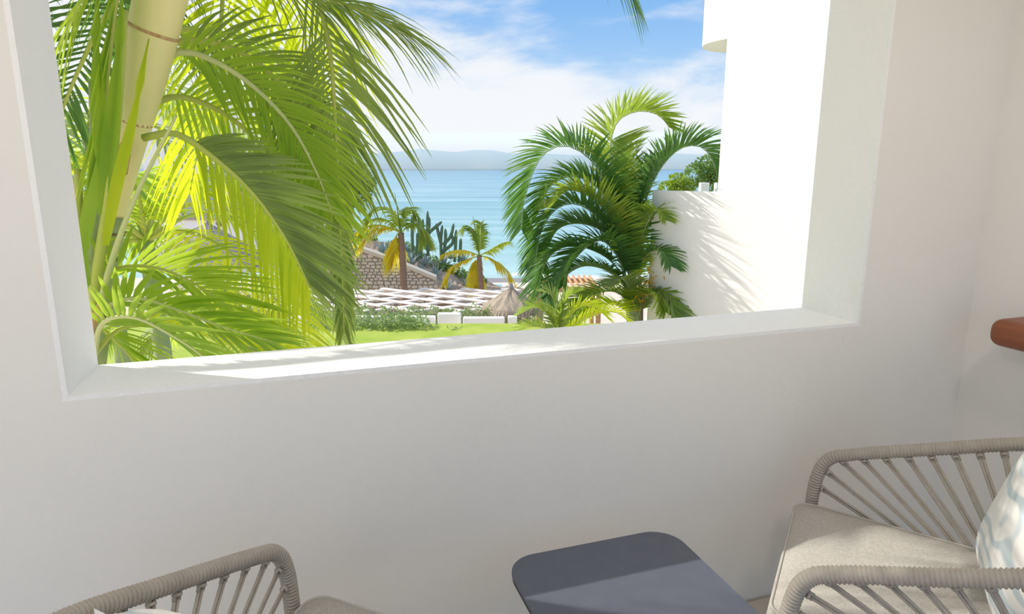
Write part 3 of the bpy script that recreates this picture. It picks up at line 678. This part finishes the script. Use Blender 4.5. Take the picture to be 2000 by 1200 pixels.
def generic_crown(t, c, n, ln, mat, el=(70, 0), sag=.75, seed=1, Ln=.5, nl=34, width=.04, az0=0, mats=None, segs=3, rr=.02):
    random.seed(seed)
    for i in range(n):
        az = R(az0 + 360 * i / n + random.uniform(-14, 14)); e = R(el[0] + (el[1] - el[0]) * ((i * 0.618) % 1)); l = ln * random.uniform(.85, 1.1)
        d = Vector((math.cos(az), math.sin(az), 0)); pts = [c + d * (l * math.cos(e) * s) + Vector((0, 0, l * (math.sin(e) * s - sag * s * s * (0.6 + .6 * math.cos(e))))) for s in (0, .2, .4, .6, .8, 1)]
        frond(t, pts, M[mats[i % len(mats)]] if mats else mat, False, Ln=Ln, n=nl, width=width, ang=(62, 28), droop=.35, vee=12, start=.16, segs=segs, rr=rr)
def back_palm(px, py, f, label, mats, ln, n, seed, **kw):
    c = V(px, py, f); g = Vector((c.x, c.y, LAWN)); t = empty('garden_palm', g); tag(t, label, 'palm tree')
    b = MB(); b.tube([(0, 0, -.05), (.05, .02, (c.z - LAWN) * .5), c - g], [.09, .075, .06], 12); b.build('trunk', M['culm'], t, smooth=True)
    generic_crown(t, c, n, ln, None, seed=seed, mats=mats, **kw)
back_palm(285, 470, 5.2, 'sunlit yellow green palm behind the young palm', ['leaf_yellow', 'leaf_near', 'leaf_yellow'], 1.9, 13, 5, el=(75, 10), Ln=.5, nl=34, width=.034)
back_palm(170, 250, 6.5, 'green palm at far left behind the tall leaning palm', ['leaf_near', 'leaf_olive'], 2.2, 12, 8, el=(60, -5), Ln=.55, nl=34, width=.036)
back_palm(480, 610, 7.5, 'low palm with bright drooping fronds above the lawn', ['leaf_near', 'leaf_olive'], 1.7, 11, 9, el=(60, 0), Ln=.45, nl=32, width=.034)

# --- clump palm beside the neighbouring wall
def clump_palm():
    F0 = 14.05; base = V(1238, 640, F0); g = Vector((base.x, base.y, LAWN)); t = empty('areca_palm', g)
    tag(t, 'bushy areca palm with arching dark green fronds against the neighbouring white wall', 'palm tree')
    for i, (a, bx) in enumerate((((1228, 470), 1240), ((1238, 520), 1246), ((1215, 500), 1236), ((1250, 540), 1252))):
        top = V(a[0], a[1], F0); bo = V(bx, 700, F0 + .1 * i); b = MB(); lo = Vector((bo.x, bo.y, LAWN - .05))
        b.tube([lo - g, bo - g, V((a[0] + bx) / 2, 590, F0) - g, top - g], [.07, .06, .055, .035], 12); b.build('cane', M['culm'], t, smooth=True)
    L_ = [
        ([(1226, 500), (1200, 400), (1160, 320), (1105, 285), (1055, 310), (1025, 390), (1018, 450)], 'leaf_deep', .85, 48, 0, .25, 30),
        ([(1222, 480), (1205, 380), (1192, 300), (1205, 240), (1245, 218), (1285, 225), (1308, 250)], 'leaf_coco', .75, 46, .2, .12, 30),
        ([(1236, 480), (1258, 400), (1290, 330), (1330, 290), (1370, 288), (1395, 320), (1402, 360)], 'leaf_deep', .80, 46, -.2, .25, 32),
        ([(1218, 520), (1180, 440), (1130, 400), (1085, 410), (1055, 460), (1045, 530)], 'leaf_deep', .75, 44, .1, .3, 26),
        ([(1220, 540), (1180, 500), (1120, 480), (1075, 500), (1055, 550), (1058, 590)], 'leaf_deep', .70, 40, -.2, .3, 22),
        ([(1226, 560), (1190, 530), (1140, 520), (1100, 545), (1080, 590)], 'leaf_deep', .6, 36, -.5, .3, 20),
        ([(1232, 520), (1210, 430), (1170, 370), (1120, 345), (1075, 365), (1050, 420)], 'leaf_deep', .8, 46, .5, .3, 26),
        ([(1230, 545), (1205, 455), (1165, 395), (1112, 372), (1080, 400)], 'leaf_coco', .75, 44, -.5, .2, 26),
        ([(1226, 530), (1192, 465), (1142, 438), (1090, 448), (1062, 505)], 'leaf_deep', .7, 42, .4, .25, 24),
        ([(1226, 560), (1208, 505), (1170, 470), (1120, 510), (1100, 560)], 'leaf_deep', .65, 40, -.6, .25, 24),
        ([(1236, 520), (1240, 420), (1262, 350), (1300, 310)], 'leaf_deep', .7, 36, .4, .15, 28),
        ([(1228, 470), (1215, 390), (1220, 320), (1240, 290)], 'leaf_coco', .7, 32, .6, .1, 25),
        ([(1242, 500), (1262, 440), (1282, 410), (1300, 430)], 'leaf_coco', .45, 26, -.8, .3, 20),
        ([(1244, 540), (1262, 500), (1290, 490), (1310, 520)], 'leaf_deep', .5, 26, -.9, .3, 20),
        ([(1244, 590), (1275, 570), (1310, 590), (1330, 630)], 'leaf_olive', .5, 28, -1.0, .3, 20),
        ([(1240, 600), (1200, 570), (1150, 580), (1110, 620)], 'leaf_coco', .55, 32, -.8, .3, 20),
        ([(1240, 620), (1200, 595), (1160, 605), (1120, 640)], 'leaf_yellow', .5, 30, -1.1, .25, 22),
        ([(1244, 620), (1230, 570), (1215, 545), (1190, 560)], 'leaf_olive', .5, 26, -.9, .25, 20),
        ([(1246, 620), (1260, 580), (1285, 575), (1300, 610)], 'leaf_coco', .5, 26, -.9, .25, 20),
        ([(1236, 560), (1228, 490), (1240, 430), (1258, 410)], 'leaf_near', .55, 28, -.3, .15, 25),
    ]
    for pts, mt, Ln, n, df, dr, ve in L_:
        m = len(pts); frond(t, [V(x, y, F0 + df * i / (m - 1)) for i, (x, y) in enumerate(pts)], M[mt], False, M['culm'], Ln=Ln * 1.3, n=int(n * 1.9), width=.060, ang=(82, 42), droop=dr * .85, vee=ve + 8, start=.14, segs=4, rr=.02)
clump_palm()

def fan_palm():
    c = V(1090, 652, 10.4); g = Vector((c.x, c.y, LAWN)); t = empty('low_fan_palm', g); tag(t, 'low palm with spreading bright fronds in front of the areca palm', 'palm tree')
    b = MB(); b.tube([(0, 0, -.05), c - g], [.08, .06], 12); b.build('trunk', M['culm'], t, smooth=True)
    for pts, mt in (([(1090, 652), (1070, 615), (1045, 600), (1018, 612)], 'leaf_coco'), ([(1090, 652), (1100, 605), (1110, 580), (1130, 570)], 'leaf_coco'), ([(1090, 655), (1125, 605), (1160, 600), (1190, 625)], 'leaf_yellow'), ([(1090, 655), (1060, 640), (1030, 640), (1005, 655)], 'leaf_coco'), ([(1092, 655), (1150, 620), (1200, 610), (1235, 635)], 'leaf_yellow'), ([(1090, 655), (1085, 600), (1075, 575), (1060, 570)], 'leaf_olive')):
        frond(t, [V(x, y, 10.4) for x, y in pts], M[mt], False, Ln=.40, n=24, width=.045, ang=(65, 25), droop=.15, vee=25, start=.12, segs=3, rr=.018)
fan_palm()

def croton():
    c = V(1256, 560, 13.75); g = Vector((c.x, c.y, LAWN)); t = empty('croton_shrub', g); tag(t, 'yellow leaved croton shrub at the foot of the areca palm', 'shrub')
    b = MB(); b.tube([(0, 0, -.05), c - g], [.04, .02], 8); b.build('stem', M['bark'], t)
    random.seed(4); b = MB()
    for i in range(110):
        p = Vector((random.gauss(0, .13), random.gauss(0, .13), random.gauss(0, .22))) + c - g; d = Vector((random.uniform(-1, 1), random.uniform(-1, 1), random.uniform(-.3, 1))).normalized() * .16; w = d.cross(Vector((random.uniform(-1, 1), random.uniform(-1, 1), 1))).normalized() * .02
        b.add([p, p + d * .5 + w, p + d, p + d * .5 - w], [(0, 1, 2, 3)])
    o = b.build('foliage', M['leaf_croton'], t); o['kind'] = 'stuff'
croton()

# --- leafy blobs
def leaf_cloud(parent, blobs, n, size, mat, name='foliage', seed=2):
    random.seed(seed); b = MB(); tot = sum(r[0] * r[1] for _, r in blobs)
    for c, r in blobs:
        for i in range(int(n * r[0] * r[1] / tot)):
            d = Vector((random.gauss(0, 1), random.gauss(0, 1), random.gauss(0, 1))).normalized(); k = random.uniform(.72, 1.05)
            p = c + Vector((d.x * r[0], d.y * r[0], d.z * r[1])) * k - parent.location
            e = (d + Vector((random.uniform(-1, 1), random.uniform(-1, 1), random.uniform(-1, .6)))).normalized() * size * random.uniform(.7, 1.3)
            w = e.cross(Vector((random.uniform(-1, 1), random.uniform(-1, 1), random.uniform(-1, 1)))).normalized() * size * .28
            b.add([p, p + e * .5 + w, p + e, p + e * .5 - w], [(0, 1, 2, 3)])
    o = b.build(name, mat, parent); o['kind'] = 'stuff'; return o
def tree(px, py, f, rad, label, name, mat, n, size, gz, blobs):
    c = V(px, py, f); g = Vector((c.x, c.y, gz)); t = empty(name, g); tag(t, label, 'tree')
    b = MB(); b.tube([(0, 0, -.1), (.1, .1, (c.z - gz) * .5), c - g], [rad * .12, rad * .09, rad * .05], 10); b.build('trunk', M['bark'], t, smooth=True)
    bl = [(c + FV * a[2] * rad + RV * a[0] * rad + Vector((0, 0, a[1] * rad)), (a[3] * rad, a[3] * rad * .8)) for a in blobs]
    for ctr, r in bl:
        b = MB(); b.tube([(c - g) * .9, ctr - g], [rad * .04, rad * .015], 6); b.build('branch', M['bark'], t)
    leaf_cloud(t, bl, n, size, mat, seed=int(px))
BL = [(-.5, .0, 0, .5), (.45, -.05, 0, .5), (0, .35, 0, .55), (-.1, -.3, -.3, .45), (.2, .1, .4, .5), (.75, .1, .1, .3)]
tree(640, 365, 27, 1.75, 'round green tree at the edge of the sea view beside the hanging frond', 'round_tree', M['leaf_bush'], 5200, .17, LOW, BL)
tree(1385, 340, 24, .85, 'small leafy tree above the neighbouring parapet next to the white pillar', 'leafy_tree', M['leaf_bush'], 2400, .12, LAWN, BL)
tree(1322, 368, 22, .55, 'low bright bush behind the corner of the neighbouring parapet', 'bright_bush', M['leaf_coco'], 1400, .12, LAWN, BL)

# --- coconut palms on the lower terrace
def coco(px, py, pyb, f, label, mats, ln, fr, trunk_r):
    c = V(px, py, f); bpt = V(px + 3, pyb, f); g = Vector((bpt.x, bpt.y, LOW)); t = empty('coconut_palm', g); tag(t, label, 'palm tree')
    q, _ = even([Vector((0, 0, -.05)), (c - g) * .5 + Vector((.06, 0, 0)), c - g], 30)
    b = MB(); b.tube(q, [trunk_r * (1.12 - .3 * i / 29) * (1 + .05 * (i % 2)) for i in range(30)], 12); b.build('trunk', M['trunk'], t, smooth=True)
    for k, pts in enumerate(fr):
        m = len(pts); frond(t, [c] + [V(x, y, f + random.uniform(-.3, .3)) for x, y in pts], M[mats[k % len(mats)]], False, Ln=ln, n=44, width=.085, ang=(60, 25), droop=.55, vee=4, start=.12, segs=3, rr=.03)
    # spear
    b = MB(); b.tube([c - g, V(px - 12, py - 78, f) - g], [.04, .008], 6); b.build('spear_leaf', M['leaf_coco'], t)
coco(783, 455, 572, 27.5, 'coconut palm with a slim brown trunk in front of the stone wall', ['leaf_yellow', 'leaf_yellow', 'leaf_gold', 'leaf_gold', 'leaf_coco', 'leaf_coco', 'leaf_gold'], .85,
     [[(765, 415), (740, 405), (715, 425)], [(755, 430), (725, 430), (700, 462)], [(760, 445), (728, 452), (700, 485)], [(775, 460), (772, 490), (767, 510)], [(790, 425), (800, 405), (812, 420)], [(800, 440), (820, 440), (832, 470)], [(745, 440), (712, 445), (690, 470)]], .15)
coco(936, 500, 566, 26.5, 'short coconut palm with golden drooping fronds beside the agaves', ['leaf_coco', 'leaf_coco', 'leaf_gold', 'leaf_gold', 'leaf_gold', 'leaf_yellow', 'leaf_gold'], .62,
     [[(928, 465), (915, 443), (902, 450)], [(938, 465), (938, 440), (930, 430)], [(910, 490), (885, 490), (865, 497)], [(905, 510), (880, 525), (868, 552)], [(930, 520), (930, 545), (932, 562)], [(955, 490), (975, 478), (992, 472)], [(958, 505), (985, 525), (1000, 548)]], .12)

# --- cacti and agaves on the slope
def cactus(px, pyb, f, label, arms):
    b0 = V(px, pyb, f); t = empty('column_cactus', b0); tag(t, label, 'cactus', 'column cacti on the hillside')
    for arm in arms:
        q, _ = even([V(x, y, f) - b0 for x, y in arm], 12); b = MB(); b.tube(q, [.085] * 10 + [.075, .03], 8); b.build('stem', M['cactus'], t, smooth=True)
FC = 33.5
def hf(px, py):  # nudge a plant to the slope: find f where hillside meets the pixel ray
    for i in range(60):
        f_ = 30.4 + i * .15; p = V(px, py, f_); l = (p - Vector((0, 0, EYE))).dot(RV)
        if p.z <= hill_z(f_, l) + .03: return f_
    return 36.0
cactus(836, 500, 34.5, 'tallest column cactus standing against the sea', [[(836, 500), (835, 440), (835, 412)], [(836, 470), (838, 440), (838, 424)], [(836, 490), (826, 450), (826, 428)], [(836, 490), (820, 460), (816, 424)], [(838, 455), (850, 444), (863, 433)]])
cactus(862, 510, 34.5, 'forked column cactus between the two coconut palms', [[(862, 510), (861, 470), (864, 440)], [(862, 480), (856, 455), (852, 437)], [(866, 500), (870, 470), (870, 447)], [(866, 478), (880, 462), (886, 437)], [(868, 490), (884, 475), (884, 460)]])
cactus(888, 512, 34.5, 'slender column cactus next to the short coconut palm', [[(888, 512), (890, 475), (891, 449)], [(896, 512), (899, 490), (900, 466)]])
cactus(806, 510, 33.5, 'pale column cactus behind the taller coconut palm', [[(806, 510), (805, 460), (804, 420)], [(815, 510), (816, 480), (815, 455)], [(822, 505), (823, 470), (824, 450)]])
def agave(px, py, s, label, seed):
    f_ = hf(px, py); c = V(px, py, f_); t = empty('agave', c); tag(t, label, 'agave', 'blue agaves on the hillside'); random.seed(seed)
    n = 24
    for i in range(n):
        a = i * 2.4; e = R(15 + 70 * (i / n)); d = Vector((math.cos(a) * math.cos(e), math.sin(a) * math.cos(e), math.sin(e))); l = s * random.uniform(.85, 1.1); w = d.cross(Vector((0, 0, 1))).normalized() * .055 * s * 1.4; nn = w.cross(d).normalized() * .03
        b = MB(); b.add([-w, w, d * l * .45 + w * 1.1, d * l * .45 - w * 1.1, d * l + Vector((0, 0, -.04)), -nn, d * l * .45 - nn], [(0, 5, 6, 3), (5, 1, 2, 6), (3, 6, 4), (6, 2, 4)])
        b.build('leaf', M['agave'], t)
AG = [(748, 497, .62), (793, 494, .5), (800, 516, .62), (812, 497, .5), (832, 518, .6), (840, 490, .55), (866, 526, .75), (850, 540, .55), (822, 530, .4), (880, 506, .5), (905, 512, .55), (915, 560, .6), (872, 566, .55)]
names = ['agave at the foot of the taller coconut palm, left of its trunk', 'agave just right of the taller coconut trunk, uppermost', 'large agave right of the taller coconut trunk, near the wall coping', 'small agave below the pale column cactus', 'blue agave in the middle of the slope above the wall coping', 'blue agave below the tallest column cactus', 'largest agave, left of the short coconut palm', 'agave low on the slope at the end of the stone wall', 'smallest agave just above the wall coping', 'agave below the forked column cactus', 'agave behind the left fronds of the short coconut palm', 'agave at the base of the short coconut trunk', 'lowest agave just beyond the end of the stone wall']
for i, ((x, y, s), nm) in enumerate(zip(AG, names)): agave(x, y, s * 1.25, 'blue grey ' + nm if 'blue' not in nm else nm, 20 + i)
def slope_scrub():
    t = empty('slope_scrub', G(33, -5, -3)); tag(t, 'dark scrub and dry shrubs covering the hillside', 'scrub', kind='stuff')
    random.seed(6); bl = []
    for i in range(24):
        l = random.uniform(-9, 0.0); f_ = random.uniform(35, 37.5); r = random.uniform(.16, .34)
        bl.append((G(f_, l * f_ / 36, hill_z(f_, l * f_ / 36) + r * .5), (r, r * .8)))
    leaf_cloud(t, bl, 3600, .13, M['leaf_bush'], 'foliage', 3)
slope_scrub()

# ------------------------------------------------------------------ neighbouring building
def neighbour():
    C = Vector((0, 0, EYE)); d0 = V(1274, 372, 1) - C; t = -.45 / d0.z; corner = C + d0 * t
    d1 = V(1600, 380, 1) - C; other = C + d1 * (-.45 / d1.z)
    ax = (other - corner); ax.z = 0; ax.normalize(); Z = Vector((0, 0, 1)); nrm = Vector((ax.y, -ax.x, 0))
    if nrm.dot(corner) > 0: nrm = -nrm     # faces the camera
    L_ = 8.5
    t_ = empty('neighbouring_building', Vector((corner.x, corner.y, LAWN))); o0 = t_.location; tag(t_, 'white stucco neighbouring building with parapet, tall pillar and curved balcony', 'building')
    def blk(nm, a0, a1, b0, b1, z0, z1, mat, bev=.02):
        ctr = Vector((corner.x, corner.y, 0)) + ax * ((a0 + a1) / 2) - nrm * ((b0 + b1) / 2); me = bevel_box(nm, (a1 - a0, b1 - b0, z1 - z0), bev, 2)
        o = link(nm, me, mat, t_, Vector((ctr.x, ctr.y, (z0 + z1) / 2)) - o0, math.atan2(ax.y, ax.x)); return o
    zt = corner.z
    blk('parapet_wall', 0, L_, 0, .22, LAWN - .1, zt, M['outwall'])
    # pillar: its left edge meets the parapet top at pixel 1417
    d2 = V(1417, 374, 1) - C; hit = C + d2 * (-.45 / d2.z); s = (hit - corner).dot(ax)
    pillar = blk('pillar', s, L_ + 1.5, .03, 1.4, zt - .02, 7.5, M['outwall2'])
    # curved balcony slab above, swelling out past the pillar
    r = .9; cen = Vector((corner.x, corner.y, 0)) + ax * s - nrm * .03 + RV * (r - .25) + FV * .63
    zb = None
    q = V(1392, 88, cen.dot(FV)); zb = q.z
    n = 48; v = []
    for z in (zb, zb + 1.3):
        v += [cen + Vector((math.cos(2 * math.pi * k / n) * r, math.sin(2 * math.pi * k / n) * r, z)) - o0 for k in range(n)]
    me = mesh('curved_balcony', v, [tuple(range(n))[::-1], tuple(range(n, 2 * n))] + [(k, (k + 1) % n, n + (k + 1) % n, n + k) for k in range(n)])
    o = link('curved_balcony', me, M['outwall'], t_)
    for a, b_ in ((1366, 1384), (1396, 1416)):
        p0 = V(a, 374, 20); p1 = V(b_, 357, 20); me = bevel_box('parapet_block', ((p1 - p0).dot(RV), .25, p1.z - p0.z + .1), .02, 2)
        o = link('roof_block', me, M['outwall2'], None, (p0 + p1) / 2 - Vector((0, 0, .05)), -YAW); tag(o, 'small white block beyond the parapet, ' + ('left one with a gap beside it' if a == 1366 else 'right one touching the pillar'), 'wall block', 'small white blocks beyond the parapet')
        g = MB(); pc = o.location; g.box(-.9, .9, -.1, .1, LAWN - pc.z, -.1); 
        if a == 1366: w = g.build('garden_wall', M['outwall2'], None, pc + RV * .35 + FV * .3, -YAW); tag(w, 'low white garden wall behind the neighbouring parapet', 'wall')
neighbour()

# ------------------------------------------------------------------ garden structures
def lattice():
    zt = V(760, 612, 20.8).z; f0, f1 = 20.8, 24.9
    l0 = (V(440, 612, 20.8)).dot(RV); l1 = V(1018, 612, 20.8).dot(RV)
    t = empty('lattice_pergola', G(f0, (l0 + l1) / 2, LOW)); o0 = t.location; tag(t, 'long white diagonal lattice pergola over the lower terrace', 'pergola')
    def bar(nm, a, b_, w, h, mat):
        d = (b_ - a); ln = d.length; o = link(nm, bevel_box(nm, (ln, w, h), .01, 1), mat, t, (a + b_) / 2 - o0, math.atan2(d.y, d.x)); return o
    bar('front_beam', G(f0, l0, zt - .1), G(f0, l1, zt - .1), .14, .22, M['beam'])
    bar('back_beam', G(f1, l0, zt - .1), G(f1, l1, zt - .1), .12, .18, M['slat'])
    k = int((l1 - l0) / 2.4)
    for i in range(k + 1):
        l = l0 + .1 + (l1 - l0 - .2) * i / k
        for f_ in (f0, f1): b = MB(); b.box(-.07, .07, -.07, .07, 0, zt - .2 - LOW); b.build('post', M['beam'], t, G(f_, l, LOW) - o0, -YAW)
    st = 1.55; D_ = f1 - f0; nsl = int((l1 - l0 + D_ * 1.6) / st)
    for sg in (1, -1):
        for i in range(nsl + 1):
            s = l0 - D_ * 1.6 + i * st if sg > 0 else l0 + i * st
            a = (f0, s); b_ = (f1, s + sg * D_ * 1.6)
            def clip(a, b_):
                (fa, la), (fb, lb) = a, b_
                if la > lb: fa, la, fb, lb = fb, lb, fa, la
                if lb < l0 + .2 or la > l1 - .2: return None
                if la < l0: u = (l0 - la) / (lb - la); fa, la = fa + (fb - fa) * u, l0
                if lb > l1: u = (l1 - la) / (lb - la); fb, lb = fa + (fb - fa) * u, l1
                return (fa, la), (fb, lb)
            c = clip(a, b_)
            if c: bar('slat', G(c[0][0], c[0][1], zt + (.03 if sg > 0 else .075)), G(c[1][0], c[1][1], zt + (.03 if sg > 0 else .075)), .24, .04, M['slat'])
lattice()
def thatch_mesh(rad, h, n=28, eave=.18, seed=1):
    random.seed(seed); v = []; prof = [(0.03, h), (.35, h * .66), (.7, h * .30), (1.0, 0.0), (1.02, -eave), (.9, -eave * .5)]
    for r, z in prof: v += [(rad * r * math.cos(2 * math.pi * k / n) * random.uniform(.96, 1.04), rad * r * math.sin(2 * math.pi * k / n) * random.uniform(.96, 1.04), z + random.uniform(-.04, .04)) for k in range(n)]
    f = [(i * n + k, i * n + (k + 1) % n, (i + 1) * n + (k + 1) % n, (i + 1) * n + k) for i in range(len(prof) - 1) for k in range(n)] + [tuple(range(n))[::-1]]
    return mesh('thatch', v, f)
def palapa(px, py, f, rad, h, label, mat, gz=LOW, name='thatched_umbrella'):
    top = V(px, py, f); t = empty(name, (top.x, top.y, gz)); tag(t, label, 'thatched umbrella')
    link('thatch_roof', thatch_mesh(rad, h, seed=int(px)), M[mat], t, (0, 0, top.z - h - gz))
    b = MB(); b.tube([(0, 0, -.1), (0, 0, top.z - h * .3 - gz)], .07, 10); b.build('post', M['post'], t)
    b = MB(); b.tube([(0, 0, top.z - gz - .12), (0, 0, top.z - gz + .14)], [.10, .05], 8); b.build('finial', M['thatch'], t)
    b = MB()  # ragged straw fringe round the eave
    for k in range(90):
        a = 2 * math.pi * k / 90 + random.uniform(-.03, .03); z = top.z - h - gz; r = rad * 1.0; w = .05
        p = Vector((r * math.cos(a), r * math.sin(a), z)); s = Vector((-math.sin(a), math.cos(a), 0)) * w; b.add([p - s, p + s, p + Vector((math.cos(a) * .08, math.sin(a) * .08, -random.uniform(.15, .38)))], [(0, 1, 2)])
    o = b.build('straw_fringe', M[mat], t); o['kind'] = 'stuff'
palapa(998, 562, 19.5, .85, .55, 'small straw umbrella at the right end of the lattice pergola', 'thatch_dry')
palapa(565, 530, 26.5, 1.25, .80, 'pale straw umbrella behind the left end of the lattice pergola', 'thatch_dry')
palapa(405, 436, 36, 3.2, 2.05, 'large grey thatched palapa in front of the white building', 'thatch', name='thatched_palapa')
palapa(590, 468, 38, 1.9, 1.0, 'dark thatched roof half hidden behind the hanging frond', 'thatch', name='thatched_palapa')
def wood_pergola():
    a = V(1056, 566, 26); b_ = V(1170, 566, 26); t = empty('timber_shelter', Vector((a.x, a.y, LOW))); o0 = t.location; tag(t, 'orange timber beach shelter behind the areca palm', 'shelter')
    ln = (b_ - a).length
    for f_ in (0, 2.2):
        b = MB(); b.tube([a + FV * f_ - o0, b_ + FV * f_ - o0], .11, 10); b.build('beam', M['post'], t)
        for s in (.0, 1.0):
            p = a.lerp(b_, s) + FV * f_; b = MB(); b.tube([Vector((p.x, p.y, LOW - .1)) - o0, p - o0], .10, 10); b.build('post', M['post'], t)
    for i in range(10):
        p = a.lerp(b_, (i + .5) / 10) + Vector((0, 0, .14)); b = MB(); b.tube([p - FV * .3 - o0, p + FV * 2.5 - o0], .06, 8); b.build('rafter', M['post'], t)
wood_pergola()
def house():
    f_ = 46; a = V(300, 520, f_); c = V(640, 200, f_); w = (c - a).dot(RV); z1 = c.z
    t = empty('white_house', Vector((a.x, a.y, LOW))); o0 = t.location; t.rotation_euler = (0, 0, -YAW); tag(t, 'white house with tall timber framed windows behind the palms', 'building')
    b = MB(); b.box(0, w, .12, 6, 0, z1 - LOW); b.build('wall', M['concrete'], t)
    zb = V(400, 428, f_).z - LOW; zt = V(400, 345, f_).z - LOW
    k = 0
    for x0, x1 in ((352, 378), (379, 403), (404, 427), (428, 450), (451, 476), (477, 500), (501, 526)):
        u0 = (V(x0, 400, f_) - a).dot(RV); u1 = (V(x1, 400, f_) - a).dot(RV)
        fr = MB(); e = .09
        fr.box(u0, u0 + e, -.02, .12, zb, zt); fr.box(u1 - e, u1, -.02, .12, zb, zt); fr.box(u0, u1, -.02, .12, zb - e, zb); fr.box(u0, u1, -.02, .12, zt, zt + e); zm = zb + (zt - zb) * .72; fr.box(u0, u1, -.02, .12, zm - .04, zm + .04)
        o = fr.build('window', M['frame'], t)
        g = MB(); g.box(u0 + e, u1 - e, .06, .10, zb, zm - .04); g.build('pane', M['pane'], o)
        g = MB(); g.box(u0 + e, u1 - e, .06, .10, zm + .04, zt); g.build('pane', M['pane'], o)
    x, z = (V(429, 437, f_) - a).dot(RV), V(429, 437, f_).z - LOW
    v = [(x + .28 * math.cos(q * .5236), .0, z + .2 * math.sin(q * .5236)) for q in range(12)] + [(x + .28 * math.cos(q * .5236), .12, z + .2 * math.sin(q * .5236)) for q in range(12)]
    link('wall_lamp', mesh('wall_lamp', v, [tuple(range(12)), tuple(range(12, 24))[::-1]] + [(q, (q + 1) % 12, 12 + (q + 1) % 12, 12 + q) for q in range(12)]), M['beam'], t)
house()
def low_walls():
    # white planter walls at the edge of the lawn
    for i, (x0, x1, y0, y1, f_, lab) in enumerate([(856, 900, 612, 640, 18.3, 'bright white pillar block in the middle of the garden wall'), (905, 985, 620, 642, 18.0, 'white garden wall right of the bright block, under the straw umbrella'), (992, 1010, 618, 640, 18.2, 'narrow white garden wall block at the right end'), (560, 850, 618, 655, 18.4, 'long white garden wall behind the hedge')]):
        a = V(x0, y1, f_); c = V(x1, y0, f_); b = MB(); me = bevel_box('garden_wall', ((c - a).dot(RV), .25, c.z - LOW), .02, 2, ((c - a).dot(RV) / 2, 0, (c.z - LOW) / 2))
        tag(link('garden_wall', me, M['concrete'], None, Vector((a.x, a.y, LOW)), -YAW), lab, 'wall', 'white garden walls beyond the lawn')
    t = empty('hedge', G(16.5, -3, LAWN)); tag(t, 'pale green clipped hedge along the far edge of the lawn', 'hedge', kind='stuff')
    random.seed(9); bl = []
    for i in range(48):
        px = 610 + 290 * i / 47; bl.append((V(px, 648 + random.uniform(-6, 4) - (10 if px < 830 else -4), 16.6 + random.uniform(-.4, .4)), (.26, .26 if px < 830 else .16)))
    leaf_cloud(t, bl, 6500, .085, M['leaf_hedge'], 'foliage', 5)
    t = empty('planter_shrubs', G(19, -1, LOW)); tag(t, 'row of small green shrubs along the front of the lattice pergola', 'shrubs', kind='stuff'); bl = []
    for i in range(40):
        px = 690 + 355 * i / 39 + random.uniform(-4, 4); bl.append((V(px, 618 + random.uniform(-5, 5), 19.0), (.16, random.uniform(.12, .3))))
    leaf_cloud(t, bl, 3600, .085, M['leaf_hedge'], 'foliage', 6)
low_walls()
def pools():
    for i, (px0, px1, f0, f1, lab) in enumerate([(800, 985, 31.5, 41, 'turquoise swimming pool seen through the lattice pergola'), (470, 615, 33, 38, 'blue pool strip in front of the dark thatched roof')]):
        l0 = V(px0, 580, 33).dot(RV); l1 = V(px1, 580, 33).dot(RV)
        if i == 1: l0, l1 = V(px0, 530, 34).dot(RV), V(px1, 530, 34).dot(RV); f0, f1 = 27.6, 29.4
        t = empty('swimming_pool', G(f0, l0, LOW), -YAW); tag(t, lab, 'pool')
        w, d = l1 - l0, f1 - f0; b = MB(); b.box(.2, w - .2, .2, d - .2, .02, .09); b.build('water', M['pool'], t)
        for x0, x1, y0, y1 in ((0, w, 0, .2), (0, w, d - .2, d), (0, .2, .2, d - .2), (w - .2, w, .2, d - .2)): b = MB(); b.box(x0, x1, y0, y1, 0, .13); b.build('coping', M['concrete'], t)
pools()
def lounger():
    t = empty('sun_lounger', V(712, 566, 28.2) * 1.0, -YAW + R(70)); t.location.z = LOW; h = V(712, 556, 28.2).z - LOW
    tag(t, 'white sun lounger at the foot of the stone wall', 'sun lounger')
    b = MB(); b.box(-.35, .35, -1.0, .4, .32, .42); b.build('mattress', M['canvas'], t)
    me = bevel_box('backrest', (.7, .75, .09), .03, 2); o = link('backrest', me, M['canvas'], t, (0, .66, .62)); o.rotation_euler = (R(38), 0, 0)
    for x in (-.3, .3):
        for y in (-.9, .3): b = MB(); b.box(x - .03, x + .03, y - .03, y + .03, 0, .32); b.build('leg', M['post'], t)
lounger()
